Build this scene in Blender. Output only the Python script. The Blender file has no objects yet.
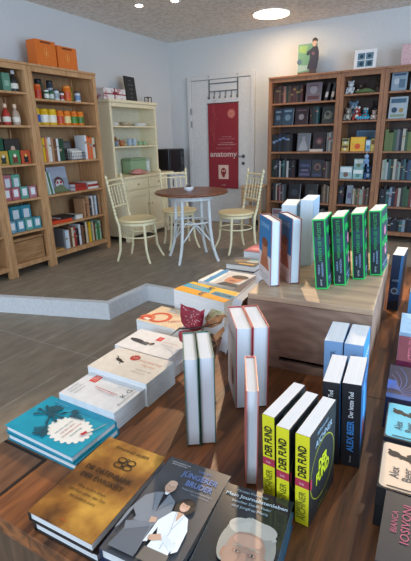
import bpy, bmesh, math, random
from mathutils import Matrix, Vector
random.seed(7)
sc = bpy.context.scene
COL = sc.collection
PI = math.pi
R = math.radians

# ------------------------------------------------------------------ camera, world, light, exposure
cam_d = bpy.data.cameras.new('camera')
cam = bpy.data.objects.new('camera', cam_d); COL.objects.link(cam)
cam_d.sensor_fit = 'VERTICAL'; cam_d.sensor_height = 24.0
cam_d.lens = 24.0*430.86/561.0
cam_d.clip_start = 0.02
rr = (0.8676857, 0.49654129, -0.02383855); uu = (-0.13608642, 0.28338076, 0.94930281); bb = (0.47812343, -0.82045237, 0.31345796)
cam.matrix_world = Matrix(((rr[0], uu[0], bb[0], 4.029887), (rr[1], uu[1], bb[1], -1.041158), (rr[2], uu[2], bb[2], 1.262764), (0, 0, 0, 1)))
sc.camera = cam
w = bpy.data.worlds.new('world'); sc.world = w; w.use_nodes = True
bgn = w.node_tree.nodes['Background']; bgn.inputs[0].default_value = (0.62, 0.75, 1.0, 1); bgn.inputs[1].default_value = 0.55

def area(name, loc, target, sx, sy, power, col, spread=180):
    d = bpy.data.lights.new(name, 'AREA'); d.shape = 'RECTANGLE'; d.size = sx; d.size_y = sy; d.energy = power; d.color = col
    d.spread = R(spread)
    o = bpy.data.objects.new(name, d); COL.objects.link(o); o.location = loc
    o.rotation_euler = (Vector(target)-Vector(loc)).to_track_quat('-Z', 'Y').to_euler(); return o
def spot(name, loc, target, power, col, angle, blend=.4, rad=.04):
    d = bpy.data.lights.new(name, 'SPOT'); d.energy = power; d.color = col; d.spot_size = R(angle); d.spot_blend = blend; d.shadow_soft_size = rad
    o = bpy.data.objects.new(name, d); COL.objects.link(o); o.location = loc
    o.rotation_euler = (Vector(target)-Vector(loc)).to_track_quat('-Z', 'Y').to_euler(); return o
area('window_daylight', (6.4, 0.4, 1.5), (1.0, 2.2, 0.9), 3.0, 2.0, 125, (0.58, 0.77, 1.0))
area('shopfront_daylight', (2.2, -3.9, 1.6), (2.2, 3.0, 1.1), 3.6, 2.0, 85, (0.66, 0.82, 1.0))
spot('ceiling_spot_light', (2.75, 2.1, 2.58), (3.5, -0.1, 0.5), 185, (1.0, 0.72, 0.45), 62)
spot('ceiling_spot_light', (4.35, 2.6, 2.58), (3.9, 0.0, 0.5), 70, (1.0, 0.74, 0.48), 50)
sc.view_settings.view_transform = 'Standard'; sc.view_settings.look = 'None'; sc.view_settings.gamma = 1
sc.view_settings.use_curve_mapping = False
sc.view_settings.exposure = 0.34

# ------------------------------------------------------------------ materials
def lin(h):
    h = h.lstrip('#'); o = []
    for i in (0, 2, 4):
        c = int(h[i:i+2], 16)/255.0
        o.append(c/12.92 if c <= 0.04045 else ((c+0.055)/1.055)**2.4)
    return (o[0], o[1], o[2], 1.0)
MC = {}
def mat(h, rough=.55, metal=0., noise=0.06, scale=40., spec=.5, coat=0.):
    k = (h, rough, metal, noise, scale, coat)
    if k in MC: return MC[k]
    m = bpy.data.materials.new('m_'+h.strip('#')); m.use_nodes = True; nt = m.node_tree
    b = nt.nodes['Principled BSDF']; b.inputs['Roughness'].default_value = rough; b.inputs['Metallic'].default_value = metal
    b.inputs['Coat Weight'].default_value = coat; b.inputs['Coat Roughness'].default_value = .08
    c = lin(h)
    tc = nt.nodes.new('ShaderNodeTexCoord'); n = nt.nodes.new('ShaderNodeTexNoise'); n.inputs['Scale'].default_value = scale; n.inputs['Detail'].default_value = 3
    nt.links.new(tc.outputs['Object'], n.inputs['Vector'])
    rp = nt.nodes.new('ShaderNodeValToRGB')
    rp.color_ramp.elements[0].position = .3; rp.color_ramp.elements[1].position = .7
    rp.color_ramp.elements[0].color = tuple(v*(1-noise) for v in c[:3])+(1,); rp.color_ramp.elements[1].color = tuple(min(1, v*(1+noise)) for v in c[:3])+(1,)
    nt.links.new(n.outputs['Fac'], rp.inputs['Fac']); nt.links.new(rp.outputs['Color'], b.inputs['Base Color'])
    MC[k] = m; return m
def emit(h, s):
    m = bpy.data.materials.new('emit'); m.use_nodes = True; b = m.node_tree.nodes['Principled BSDF']
    b.inputs['Base Color'].default_value = lin(h); b.inputs['Emission Color'].default_value = lin(h); b.inputs['Emission Strength'].default_value = s; return m
def wood(a, b_, axis='Z', rough=.5, scale=9., stretch=9., plank=0., plank_axis='X', length=0., rings=0.):
    """procedural wood: stretched noise along axis, optional planks across plank_axis"""
    m = bpy.data.materials.new('wood'); m.use_nodes = True; nt = m.node_tree; N = nt.nodes.new; L = nt.links.new
    bs = nt.nodes['Principled BSDF']; bs.inputs['Roughness'].default_value = rough
    tc = N('ShaderNodeTexCoord'); mp = N('ShaderNodeMapping'); L(tc.outputs['Object'], mp.inputs['Vector'])
    s = [stretch, stretch, stretch]; s['XYZ'.index(axis)] = 1.0; mp.inputs['Scale'].default_value = s
    vec = mp.outputs['Vector']
    sep = N('ShaderNodeSeparateXYZ'); L(tc.outputs['Object'], sep.inputs[0])
    if plank:
        d = N('ShaderNodeMath'); d.operation = 'DIVIDE'; L(sep.outputs[plank_axis], d.inputs[0]); d.inputs[1].default_value = plank
        fl = N('ShaderNodeMath'); fl.operation = 'FLOOR'; L(d.outputs[0], fl.inputs[0])
        fr = N('ShaderNodeMath'); fr.operation = 'FRACT'; L(d.outputs[0], fr.inputs[0])
        wn = N('ShaderNodeTexWhiteNoise'); wn.noise_dimensions = '2D'
        cb = N('ShaderNodeCombineXYZ'); L(fl.outputs[0], cb.inputs[0])
        if length:
            sh = N('ShaderNodeMath'); sh.operation = 'MULTIPLY'; L(fl.outputs[0], sh.inputs[0]); sh.inputs[1].default_value = .37
            dl = N('ShaderNodeMath'); dl.operation = 'DIVIDE'; L(sep.outputs[axis], dl.inputs[0]); dl.inputs[1].default_value = length
            ad = N('ShaderNodeMath'); ad.operation = 'ADD'; L(dl.outputs[0], ad.inputs[0]); L(sh.outputs[0], ad.inputs[1])
            f2 = N('ShaderNodeMath'); f2.operation = 'FLOOR'; L(ad.outputs[0], f2.inputs[0]); L(f2.outputs[0], cb.inputs[1])
        L(cb.outputs[0], wn.inputs['Vector'])
        va = N('ShaderNodeVectorMath'); va.operation = 'MULTIPLY_ADD'; L(wn.outputs['Color'], va.inputs[0]); va.inputs[1].default_value = (7, 7, 7); L(vec, va.inputs[2]); vec = va.outputs[0]
    n = N('ShaderNodeTexNoise'); n.inputs['Scale'].default_value = scale; n.inputs['Detail'].default_value = 5; n.inputs['Distortion'].default_value = .6; L(vec, n.inputs['Vector'])
    rp = N('ShaderNodeValToRGB'); rp.color_ramp.elements[0].position = .32; rp.color_ramp.elements[1].position = .68
    rp.color_ramp.elements[0].color = lin(a); rp.color_ramp.elements[1].color = lin(b_); L(n.outputs['Fac'], rp.inputs['Fac'])
    col = rp.outputs['Color']
    if rings:
        wv = N('ShaderNodeTexWave'); wv.wave_type = 'RINGS'; wv.rings_direction = 'Y'; wv.inputs['Scale'].default_value = rings; wv.inputs['Distortion'].default_value = 5; wv.inputs['Detail'].default_value = 2; wv.inputs['Detail Scale'].default_value = 1.5
        m2 = N('ShaderNodeMapping'); m2.inputs['Location'].default_value = (-.16, 0, -.12); m2.inputs['Scale'].default_value = (1, .3, 1.5); L(tc.outputs['Object'], m2.inputs['Vector']); L(m2.outputs['Vector'], wv.inputs['Vector'])
        mx = N('ShaderNodeMix'); mx.data_type = 'RGBA'; mx.blend_type = 'MULTIPLY'; mx.inputs['Factor'].default_value = .2
        L(col, mx.inputs[6]); L(wv.outputs['Color'], mx.inputs[7]); col = mx.outputs[2]
    if plank:
        mr = N('ShaderNodeMapRange'); L(wn.outputs['Value'], mr.inputs['Value']); mr.inputs['To Min'].default_value = .72; mr.inputs['To Max'].default_value = 1.22
        lt = N('ShaderNodeMath'); lt.operation = 'GREATER_THAN'; L(fr.outputs[0], lt.inputs[0]); lt.inputs[1].default_value = .012/plank*.12
        ml = N('ShaderNodeMath'); ml.operation = 'MULTIPLY'; L(mr.outputs[0], ml.inputs[0])
        mr2 = N('ShaderNodeMapRange'); L(lt.outputs[0], mr2.inputs['Value']); mr2.inputs['To Min'].default_value = .55; mr2.inputs['To Max'].default_value = 1; L(mr2.outputs[0], ml.inputs[1])
        vm = N('ShaderNodeVectorMath'); vm.operation = 'SCALE'; L(col, vm.inputs[0]); L(ml.outputs[0], vm.inputs['Scale']); col = vm.outputs[0]
    L(col, bs.inputs['Base Color'])
    bp = N('ShaderNodeBump'); bp.inputs['Strength'].default_value = .08; bp.inputs['Distance'].default_value = .01; L(n.outputs['Fac'], bp.inputs['Height']); L(bp.outputs[0], bs.inputs['Normal'])
    return m
def tiles():
    m = bpy.data.materials.new('floor_tiles'); m.use_nodes = True; nt = m.node_tree; N = nt.nodes.new; L = nt.links.new
    bs = nt.nodes['Principled BSDF']; tc = N('ShaderNodeTexCoord'); mp = N('ShaderNodeMapping'); mp.inputs['Location'].default_value = (.83, -1.05+.465*4, 0); mp.inputs['Rotation'].default_value = (0, 0, 0)
    sp = N('ShaderNodeSeparateXYZ'); L(tc.outputs['Object'], sp.inputs[0]); cb = N('ShaderNodeCombineXYZ'); L(sp.outputs['Y'], cb.inputs[0]); L(sp.outputs['X'], cb.inputs[1]); L(cb.outputs[0], mp.inputs['Vector'])
    mp.inputs['Location'].default_value = (-.85+.93*4, -1.05+.465*4, 0)
    br = N('ShaderNodeTexBrick'); br.offset = 0.0; br.inputs['Scale'].default_value = 1; br.inputs['Brick Width'].default_value = .93; br.inputs['Row Height'].default_value = .465
    br.inputs['Mortar Size'].default_value = .004; br.inputs['Mortar Smooth'].default_value = .3
    br.inputs['Color1'].default_value = lin('#998a77'); br.inputs['Color2'].default_value = lin('#908271'); br.inputs['Mortar'].default_value = lin('#b3a99c')
    L(mp.outputs[0], br.inputs['Vector'])
    n = N('ShaderNodeTexNoise'); n.inputs['Scale'].default_value = 6; n.inputs['Detail'].default_value = 8; n.inputs['Roughness'].default_value = .65
    m3 = N('ShaderNodeMapping'); m3.inputs['Scale'].default_value = (2.2, .8, 1); L(tc.outputs['Object'], m3.inputs[0]); L(m3.outputs[0], n.inputs['Vector'])
    mr = N('ShaderNodeMapRange'); L(n.outputs['Fac'], mr.inputs['Value']); mr.inputs['From Min'].default_value = .3; mr.inputs['From Max'].default_value = .7; mr.inputs['To Min'].default_value = .72; mr.inputs['To Max'].default_value = 1.2
    vm = N('ShaderNodeVectorMath'); vm.operation = 'SCALE'; L(br.outputs['Color'], vm.inputs[0]); L(mr.outputs[0], vm.inputs['Scale']); L(vm.outputs[0], bs.inputs['Base Color'])
    bs.inputs['Roughness'].default_value = .5
    return m
def speck(a, b_, scale, rough=.9):
    m = bpy.data.materials.new('speckle'); m.use_nodes = True; nt = m.node_tree; N = nt.nodes.new; L = nt.links.new
    bs = nt.nodes['Principled BSDF']; bs.inputs['Roughness'].default_value = rough
    tc = N('ShaderNodeTexCoord'); n = N('ShaderNodeTexNoise'); n.inputs['Scale'].default_value = scale; n.inputs['Detail'].default_value = 4; n.inputs['Roughness'].default_value = .7; L(tc.outputs['Object'], n.inputs['Vector'])
    rp = N('ShaderNodeValToRGB'); rp.color_ramp.elements[0].position = .42; rp.color_ramp.elements[1].position = .56; rp.color_ramp.elements[0].color = lin(a); rp.color_ramp.elements[1].color = lin(b_)
    L(n.outputs['Fac'], rp.inputs['Fac']); L(rp.outputs[0], bs.inputs['Base Color']); return m
def mottled(a, b_, c_, scale, rough=.4):
    m = bpy.data.materials.new('mottled'); m.use_nodes = True; nt = m.node_tree; N = nt.nodes.new; L = nt.links.new
    bs = nt.nodes['Principled BSDF']; bs.inputs['Roughness'].default_value = rough
    tc = N('ShaderNodeTexCoord'); n = N('ShaderNodeTexNoise'); n.inputs['Scale'].default_value = scale; n.inputs['Detail'].default_value = 6; L(tc.outputs['Object'], n.inputs['Vector'])
    rp = N('ShaderNodeValToRGB'); e = rp.color_ramp.elements; e[0].position = .34; e[1].position = .68; e[0].color = lin(a); e[1].color = lin(c_); k = e.new(.5); k.color = lin(b_)
    L(n.outputs['Fac'], rp.inputs['Fac']); L(rp.outputs[0], bs.inputs['Base Color']); return m
def pages_mat(tint='#d6dade'):
    m = bpy.data.materials.new('paper_pages'); m.use_nodes = True; nt = m.node_tree; N = nt.nodes.new; L = nt.links.new
    bs = nt.nodes['Principled BSDF']; bs.inputs['Roughness'].default_value = .85
    tc = N('ShaderNodeTexCoord'); mp = N('ShaderNodeMapping'); mp.inputs['Scale'].default_value = (1400, 2, 2); L(tc.outputs['Object'], mp.inputs[0])
    n = N('ShaderNodeTexNoise'); n.inputs['Scale'].default_value = 1; L(mp.outputs[0], n.inputs['Vector'])
    rp = N('ShaderNodeValToRGB'); c = lin(tint); rp.color_ramp.elements[0].color = tuple(v*.90 for v in c[:3])+(1,); rp.color_ramp.elements[1].color = c; rp.color_ramp.elements[0].position = .35; rp.color_ramp.elements[1].position = .6
    L(n.outputs['Fac'], rp.inputs['Fac']); L(rp.outputs[0], bs.inputs['Base Color']); return m
PAGES = pages_mat()
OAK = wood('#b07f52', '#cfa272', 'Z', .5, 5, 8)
OAK_SHADED = wood('#87583c', '#a5744f', 'Z', .5, 5, 8)  # darker copy of the oak, backlit shade of the back-wall cases in its colour
OAKB_SHADED = wood('#4c3a32', '#5d483d', 'Z', .6, 5, 8)  # their back panels, darkened in colour for the same shade
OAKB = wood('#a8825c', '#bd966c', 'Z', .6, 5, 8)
TABLE = wood('#482a17', '#955b31', 'Y', .38, 4.5, 9, plank=.105, plank_axis='X', length=.8)
TABLEX = wood('#4c3a2c', '#6f5540', 'Z', .5, 5, 9, plank=.16, plank_axis='X')
PANELW = wood('#5a3a26', '#80573a', 'Y', .4, 5, 9)
BOXW = wood('#85695a', '#ab8f78', 'X', .5, 3.5, 6, rings=6.0)
BOXT = wood('#9a7f68', '#c6a988', 'X', .45, 3.5, 7)
CAFE = wood('#6b3d24', '#8f5836', 'X', .35, 6, 6)
LIGHTW = wood('#b08a62', '#c8a47c', 'X', .5, 6, 8)
CREAM = mat('#e8dcb8', .5); CHAIR = mat('#ecdfb6', .42); SEATM = mat('#f0dcaa', .4)
LEGW = mat('#d6d9d6', .4)
BLACK = mat('#121214', .35); METAL = mat('#77797b', .35, .9)

# ------------------------------------------------------------------ mesh builder
class MB:
    def __init__(s): s.v = []; s.f = []; s.mi = []; s.mats = []; s.sm = []
    def m(s, material):
        if material not in s.mats: s.mats.append(material)
        return s.mats.index(material)
    def add(s, vs, fs, material, M=None, smooth=False):
        k = len(s.v); i = s.m(material)
        for v in vs:
            v = Vector(v); s.v.append(tuple(M @ v) if M else tuple(v))
        for f in fs: s.f.append(tuple(k+j for j in f)); s.mi.append(i); s.sm.append(smooth)
        return s
    def box(s, a, b, material, M=None, bev=0.):
        x0, y0, z0 = a; x1, y1, z1 = b
        if bev:
            bm = bmesh.new(); bmesh.ops.create_cube(bm, size=1)
            for v in bm.verts: v.co = Vector(((x0+x1)/2+v.co.x*(x1-x0), (y0+y1)/2+v.co.y*(y1-y0), (z0+z1)/2+v.co.z*(z1-z0)))
            bmesh.ops.bevel(bm, geom=bm.edges[:], offset=bev, segments=2, affect='EDGES', profile=.5)
            bm.verts.index_update()
            s.add([v.co.copy() for v in bm.verts], [[v.index for v in f.verts] for f in bm.faces], material, M); bm.free(); return s
        vs = [(x0, y0, z0), (x1, y0, z0), (x1, y1, z0), (x0, y1, z0), (x0, y0, z1), (x1, y0, z1), (x1, y1, z1), (x0, y1, z1)]
        return s.add(vs, [(0, 3, 2, 1), (4, 5, 6, 7), (0, 1, 5, 4), (1, 2, 6, 5), (2, 3, 7, 6), (3, 0, 4, 7)], material, M)
    def poly(s, pts, material, M=None, z=0.):
        return s.add([(p[0], p[1], z) for p in pts], [tuple(range(len(pts)))], material, M)
    def prism(s, pts, z0, z1, material, M=None):
        n = len(pts); vs = [(p[0], p[1], z0) for p in pts]+[(p[0], p[1], z1) for p in pts]
        fs = [tuple(range(n))[::-1], tuple(range(n, 2*n))]+[(i, (i+1) % n, n+(i+1) % n, n+i) for i in range(n)]
        return s.add(vs, fs, material, M)
    def disc(s, cx, cy, r, material, M=None, z=0., n=28, ry=None, wob=0., wn=14):
        ry = ry or r
        return s.poly([(cx+(r+wob*math.cos(wn*2*PI*i/n/1))*math.cos(2*PI*i/n), cy+(ry+wob*math.cos(wn*2*PI*i/n))*math.sin(2*PI*i/n)) for i in range(n)], material, M, z)
    def ring(s, cx, cy, r, wd, material, M=None, z=0., n=40, ry=None, a0=0, a1=360):
        ry = ry or r; vs = []; full = (a1-a0 >= 360)
        k = n if full else n+1
        for i in range(k):
            a = R(a0+(a1-a0)*i/n); vs += [(cx+r*math.cos(a), cy+ry*math.sin(a), z), (cx+(r-wd)*math.cos(a), cy+(ry-wd)*math.sin(a), z)]
        fs = []
        for i in range(n):
            j = (i+1) % k; fs.append((2*i, 2*j, 2*j+1, 2*i+1))
        return s.add(vs, fs, material, M)
    def lathe(s, prof, material, M=None, n=20, smooth=True):
        vs = []; fs = []
        for (r, z) in prof:
            for i in range(n): vs.append((r*math.cos(2*PI*i/n), r*math.sin(2*PI*i/n), z))
        for j in range(len(prof)-1):
            for i in range(n):
                a = j*n+i; b_ = j*n+(i+1) % n; fs.append((a, b_, b_+n, a+n))
        s.add(vs, fs, material, M, smooth)
        k = len(prof)-1
        s.add([vs[i] for i in range(n)][::-1], [tuple(range(n))], material, M)
        s.add([vs[k*n+i] for i in range(n)], [tuple(range(n))], material, M)
        return s
    def tube(s, pts, rad, material, M=None, n=10, closed=False):
        pts = [Vector(p) for p in pts]; N = len(pts)
        rs = rad if isinstance(rad, (list, tuple)) else [rad]*N
        up = Vector((0, 0, 1)); vs = []; fs = []; prev = None
        for i, p in enumerate(pts):
            a = pts[(i-1) % N] if (closed or i > 0) else p; b_ = pts[(i+1) % N] if (closed or i < N-1) else p
            t = (b_-a).normalized()
            if prev is None:
                q = up if abs(t.z) < .9 else Vector((1, 0, 0)); x = t.cross(q).normalized()
            else:
                x = (prev-t*prev.dot(t)).normalized()
            prev = x; y = t.cross(x)
            for k in range(n):
                an = 2*PI*k/n; vs.append(p+(x*math.cos(an)+y*math.sin(an))*rs[i])
        for i in range(N if closed else N-1):
            for k in range(n):
                a = i*n+k; b_ = i*n+(k+1) % n; j = (i+1) % N
                fs.append((a, b_, j*n+(k+1) % n, j*n+k))
        s.add(vs, fs, material, M, True)
        if not closed:
            s.add(vs[:n][::-1], [tuple(range(n))], material, M); s.add(vs[-n:], [tuple(range(n))], material, M)
        return s
    def ball(s, c, r, material, M=None, n=12, sc_=(1, 1, 1)):
        vs = []; fs = []; h = n//2+2
        for j in range(h+1):
            th = PI*j/h
            for i in range(n):
                a = 2*PI*i/n; vs.append((c[0]+r*sc_[0]*math.sin(th)*math.cos(a), c[1]+r*sc_[1]*math.sin(th)*math.sin(a), c[2]+r*sc_[2]*math.cos(th)))
        for j in range(h):
            for i in range(n):
                fs.append((j*n+i, (j+1)*n+i, (j+1)*n+(i+1) % n, j*n+(i+1) % n))
        return s.add(vs, fs, material, M, True)
    def text(s, t, size, material, M, align='CENTER', fit=None, bold=0.):
        v, f, wd = text_mesh(t, align, bold)
        k = size if not fit else fit/max(wd, .01)
        sx = k; sy = size
        return s.add([(a*sx, b_*sy, 0) for a, b_ in v], f, material, M)
    def build(s, name, parent=None, loc=None, rot=None, kind=None):
        me = bpy.data.meshes.new(name); me.from_pydata(s.v, [], s.f)
        for m_ in s.mats: me.materials.append(m_)
        me.polygons.foreach_set('material_index', s.mi); me.polygons.foreach_set('use_smooth', s.sm)
        me.validate(); me.update()
        o = bpy.data.objects.new(name, me); COL.objects.link(o)
        if parent: o.parent = parent
        if loc: o.location = loc
        if rot: o.rotation_euler = rot
        if kind: o['kind'] = kind
        return o
TX = {}
def text_mesh(t, align, bold):
    k = (t, align, bold)
    if k in TX: return TX[k]
    c = bpy.data.curves.new('t', 'FONT'); c.body = t; c.align_x = align; c.align_y = 'CENTER'; c.size = 1; c.resolution_u = 2; c.offset = bold; c.space_line = .9
    o = bpy.data.objects.new('t', c); COL.objects.link(o)
    bpy.context.view_layer.update()
    me = bpy.data.meshes.new_from_object(o)
    v = [(p.co.x, p.co.y) for p in me.vertices]; f = [tuple(p.vertices) for p in me.polygons]
    wd = (max(a for a, b_ in v)-min(a for a, b_ in v)) if v else 1
    bpy.data.objects.remove(o); bpy.data.curves.remove(c); bpy.data.meshes.remove(me)
    TX[k] = (v, f, wd); return TX[k]

def T(x=0, y=0, z=0): return Matrix.Translation((x, y, z))
def RX(a): return Matrix.Rotation(R(a), 4, 'X')
def RY(a): return Matrix.Rotation(R(a), 4, 'Y')
def RZ(a): return Matrix.Rotation(R(a), 4, 'Z')
def tag(o, label=None, cat=None, group=None, kind=None):
    if label:
        o['label'] = label
        if len(label.split()) > 16: print('LONG', o.name, label)
    if cat: o['category'] = cat
    if group: o['group'] = group
    if kind: o['kind'] = kind
    return o
def thing(name, label, cat, loc=(0, 0, 0), rz=0., group=None):
    o = bpy.data.objects.new(name, None); COL.objects.link(o); o.location = loc; o.rotation_euler = (0, 0, R(rz)); o.empty_display_size = .05
    return tag(o, label, cat, group)
def copy_tree(o, parent=None):
    c = o.copy(); COL.objects.link(c)
    if parent: c.parent = parent
    for ch in list(o.children): copy_tree(ch, c)
    return c

# ------------------------------------------------------------------ room shell
WALL = speck('#cecfce', '#d3d4d2', 60); CEIL = speck('#dbd0c4', '#f2eae0', 22)
FT = tiles()
YB = 4.947; ZC = 2.621; FL = -.145; XR = 6.6; YF = -4.2
MB().box((-.12, YF, FL), (0, YB+.12, ZC), WALL).build('wall_left', kind='structure')
MB().box((0, YB, FL), (XR, YB+.12, ZC), WALL).build('wall_back', kind='structure')
MB().box((-.12, YF, ZC), (XR+.1, YB+.12, ZC+.1), CEIL).build('ceiling', kind='structure')
MB().box((0, YF, FL-.1), (XR, YB, FL), FT).build('floor', kind='structure')
edge = [(0, .88), (.72, 1.10), (1.685, 1.40), (1.70, 1.90), (XR, 1.90)]
inner = [(0, .93), (.70, 1.145), (1.635, 1.44), (1.65, 1.95), (XR, 1.95)]
MB().prism(inner+[(XR, YB), (0, YB)], FL, 0, FT).build('floor_raised', kind='structure')
WR = mat('#e4e6e8', .5)
st = MB(); n = len(edge)
for i in range(n-1):
    a, b_, c, d = edge[i], edge[i+1], inner[i+1], inner[i]
    st.prism([a, b_, c, d], FL, 0.002, WR)
for i in range(n-1):
    a, b_, c, d = edge[i], edge[i+1], inner[i+1], inner[i]
    q = Vector((b_[1]-a[1], a[0]-b_[0])).normalized()*.007
    st.prism([(a[0]+q.x, a[1]+q.y), (b_[0]+q.x, b_[1]+q.y), c, d], -.012, .0025, WR)
st.build('trim_1', kind='structure')
BB = mat('#2a2826', .6)
MB().box((.001, .9, 0.001), (.014, YB-.001, .07), BB).build('baseboard_left', kind='structure')
MB().box((1.40, YB-.014, 0.001), (XR, YB-.001, .07), BB).build('baseboard_back', kind='structure')

# door in the back wall
DW = mat('#d2d1cf', .45)
d = MB(); d.box((.40, YB-.035, .005), (1.36, YB-.002, 2.06), DW, bev=.004)
door = d.build('door_1', kind='structure')
fr = MB(); fr.box((.335, YB-.05, 0.001), (.397, YB-.001, 2.125), DW, bev=.004); fr.box((1.363, YB-.05, 0.001), (1.425, YB-.001, 2.125), DW, bev=.004); fr.box((.397, YB-.05, 2.064), (1.363, YB-.001, 2.125), DW, bev=.004)
fr.build('door_frame', door)
for zz in (1.72, 1.90):
    MB().lathe([(.009, 0), (.009, .09)], METAL, T(.397, YB-.055, zz-.3), 10).build('hinge', door)
h = MB(); h.lathe([(.026, 0), (.026, .008)], METAL, T(1.255, YB-.036, 1.0) @ RX(90), 16); h.tube([(1.255, YB-.04, 1.0), (1.255, YB-.085, 1.0), (1.25, YB-.09, 1.0), (1.15, YB-.09, 1.0)], .009, METAL); h.build('door_handle', door)
h = MB(); h.lathe([(.024, 0), (.024, .008)], METAL, T(1.255, YB-.036, .90) @ RX(90), 16); h.ball((1.255, YB-.045, .90), .01, BLACK); h.build('keyhole', door)

# ceiling lights
area('ceiling_light_glow', (1.885, 4.305, ZC-.03), (1.885, 4.305, 0), .38, .38, 8, (1.0, .74, .48))
t = thing('ceiling_light', 'large round glowing ceiling light near the back wall', 'ceiling light', (1.885, 4.305, ZC))
MB().lathe([(.215, -.012), (.215, -.001)], mat('#e8e4dc', .4), None, 36).build('frame', t)
MB().lathe([(.205, -.02), (.205, -.013)], emit('#ffe2bb', 7.0), None, 36).build('diffuser', t)
for (x, y, lab) in ((.84, 3.18, 'small recessed ceiling spotlight, the brighter one above the left bookcase'), (1.246, 3.257, 'small recessed ceiling spotlight cut by the top edge of the photo')):
    t = thing('recessed_spotlight', lab, 'spotlight', (x, y, ZC), group=None)
    MB().lathe([(.05, -.008), (.05, -.001)], mat('#dddddd', .3), None, 20).build('frame', t)
    MB().lathe([(.036, -.013), (.036, -.0085)], emit('#fff0d8', 14.0), None, 20).build('bulb', t)

# ------------------------------------------------------------------ bookcases
def bookcase(label, w_, zs, loc, rz, OAK=OAK, OAKB=OAKB):
    """local: x along width, front at y=0, back at y=.37"""
    t = thing('bookcase', label, 'bookcase', loc, rz)
    D = .375; P = .045
    for x in (0, w_-P):
        for y in (0, D-P): MB().box((x, y, 0), (x+P, y+P, 1.95), OAK, bev=.003).build('post', t)
        MB().box((x+.008, P, .09), (x+P-.008, D-P, 1.95), OAK).build('side_panel', t)
    MB().box((-.004 if 0 else 0, -.012, 1.95), (w_, D+.003, 1.972), OAK, bev=.003).build('top', t)
    MB().box((P, .004, 1.905), (w_-P, .03, 1.95), OAK).build('top_rail', t)
    MB().box((P, .004, .08), (w_-P, .03, zs[0]-.02), OAK).build('bottom_rail', t)
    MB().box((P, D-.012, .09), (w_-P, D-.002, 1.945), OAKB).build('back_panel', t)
    for z in zs: MB().box((P+.001, .006, z-.02), (w_-P-.001, D-.0125, z), OAK, bev=.002).build('shelf', t)
    return t
ZS = [.122, .425, .738, 1.068, 1.395, 1.66]; ZU = [.122, .425, .738, 1.068, 1.428, 1.668]
ZN = [.122, .425, .738, 1.068, 1.42, 1.715]
YU2 = 2.002
bookcase('oak bookcase with cans and books, orange bags on its top', .90, ZU, (.385, YU2, 0), 90)
bookcase('narrow oak bookcase of gift boxes, left of the can shelves', .488, ZN, (.385, YU2-.490, 0), 90)
bookcase('oak bookcase cut off by the left edge of the photo', .488, ZN, (.385, YU2-.98, 0), 90)
YS = YB-.385
XA = 1.768
bookcase('wide wooden bookcase beside the door, green poster on its top', .90, ZS, (XA, YS, 0), 0, OAK_SHADED, OAKB_SHADED)
bookcase('narrow wooden bookcase holding stuffed toys on its upper shelves', .488, ZN, (XA+.902, YS, 0), 0, OAK_SHADED, OAKB_SHADED)
bookcase('wooden bookcase cut off by the right edge, pink box on top', .90, ZN, (XA+1.392, YS, 0), 0, OAK_SHADED, OAKB_SHADED)

NAMED = {'red': '#a8322c', 'dark red': '#5e1d22', 'maroon': '#6b2b34', 'navy': '#1d2b4a', 'blue': '#2f5a94', 'light blue': '#8fb4d4', 'pale blue': '#c3d6e4', 'teal': '#2c7b80', 'green': '#3e7a46', 'lime green': '#7f9c3a', 'dark green': '#1f4632', 'mint green': '#9fcdb0', 'yellow': '#e6b91e', 'gold': '#b8963c', 'orange': '#e2641c', 'white': '#dfe0e0', 'cream': '#d9cdb0', 'grey': '#7d8084', 'dark grey': '#3b3d42', 'black': '#17181c', 'brown': '#6e4a33', 'tan': '#b08560', 'pink': '#d58a95', 'purple': '#4f3a6a', 'salmon': '#d07a5c'}
def shaded_tone(h):  # greys and darkens a colour: shade of the backlit back-wall bookcases painted in
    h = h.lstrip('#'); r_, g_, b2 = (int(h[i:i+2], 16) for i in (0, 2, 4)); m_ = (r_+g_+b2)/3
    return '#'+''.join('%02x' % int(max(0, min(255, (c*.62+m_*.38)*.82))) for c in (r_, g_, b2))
def spine_book(name, x, y, z, wd, dp, ht, hexc, band=None, lean=0., M0=None, face=None, art=None):
    """book standing with its spine to local -Y at (x,y,z); local frame M0"""
    if M0 in (MA, MBc, MCc): hexc = shaded_tone(hexc)
    b_ = MB(); cm = mat(hexc, .5)
    t_ = min(.0025, wd*.2)
    b_.box((0, 0, 0), (wd, t_*1.2, ht), cm); b_.box((0, t_*1.2, 0), (t_, dp, ht), cm); b_.box((wd-t_, t_*1.2, 0), (wd, dp, ht), cm)
    b_.box((t_, t_*1.2, .003), (wd-t_, dp-.004, ht-.003), PAGES)
    if band: b_.box((-.0004, -.0006, ht*band[1]), (wd+.0004, .0, ht*band[2]), mat(band[0], .5))
    o = b_.build(name)
    o.matrix_world = M0 @ T(x, y, z+max(0, math.sin(R(lean)))*wd) @ RY(lean)
    return o
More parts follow.
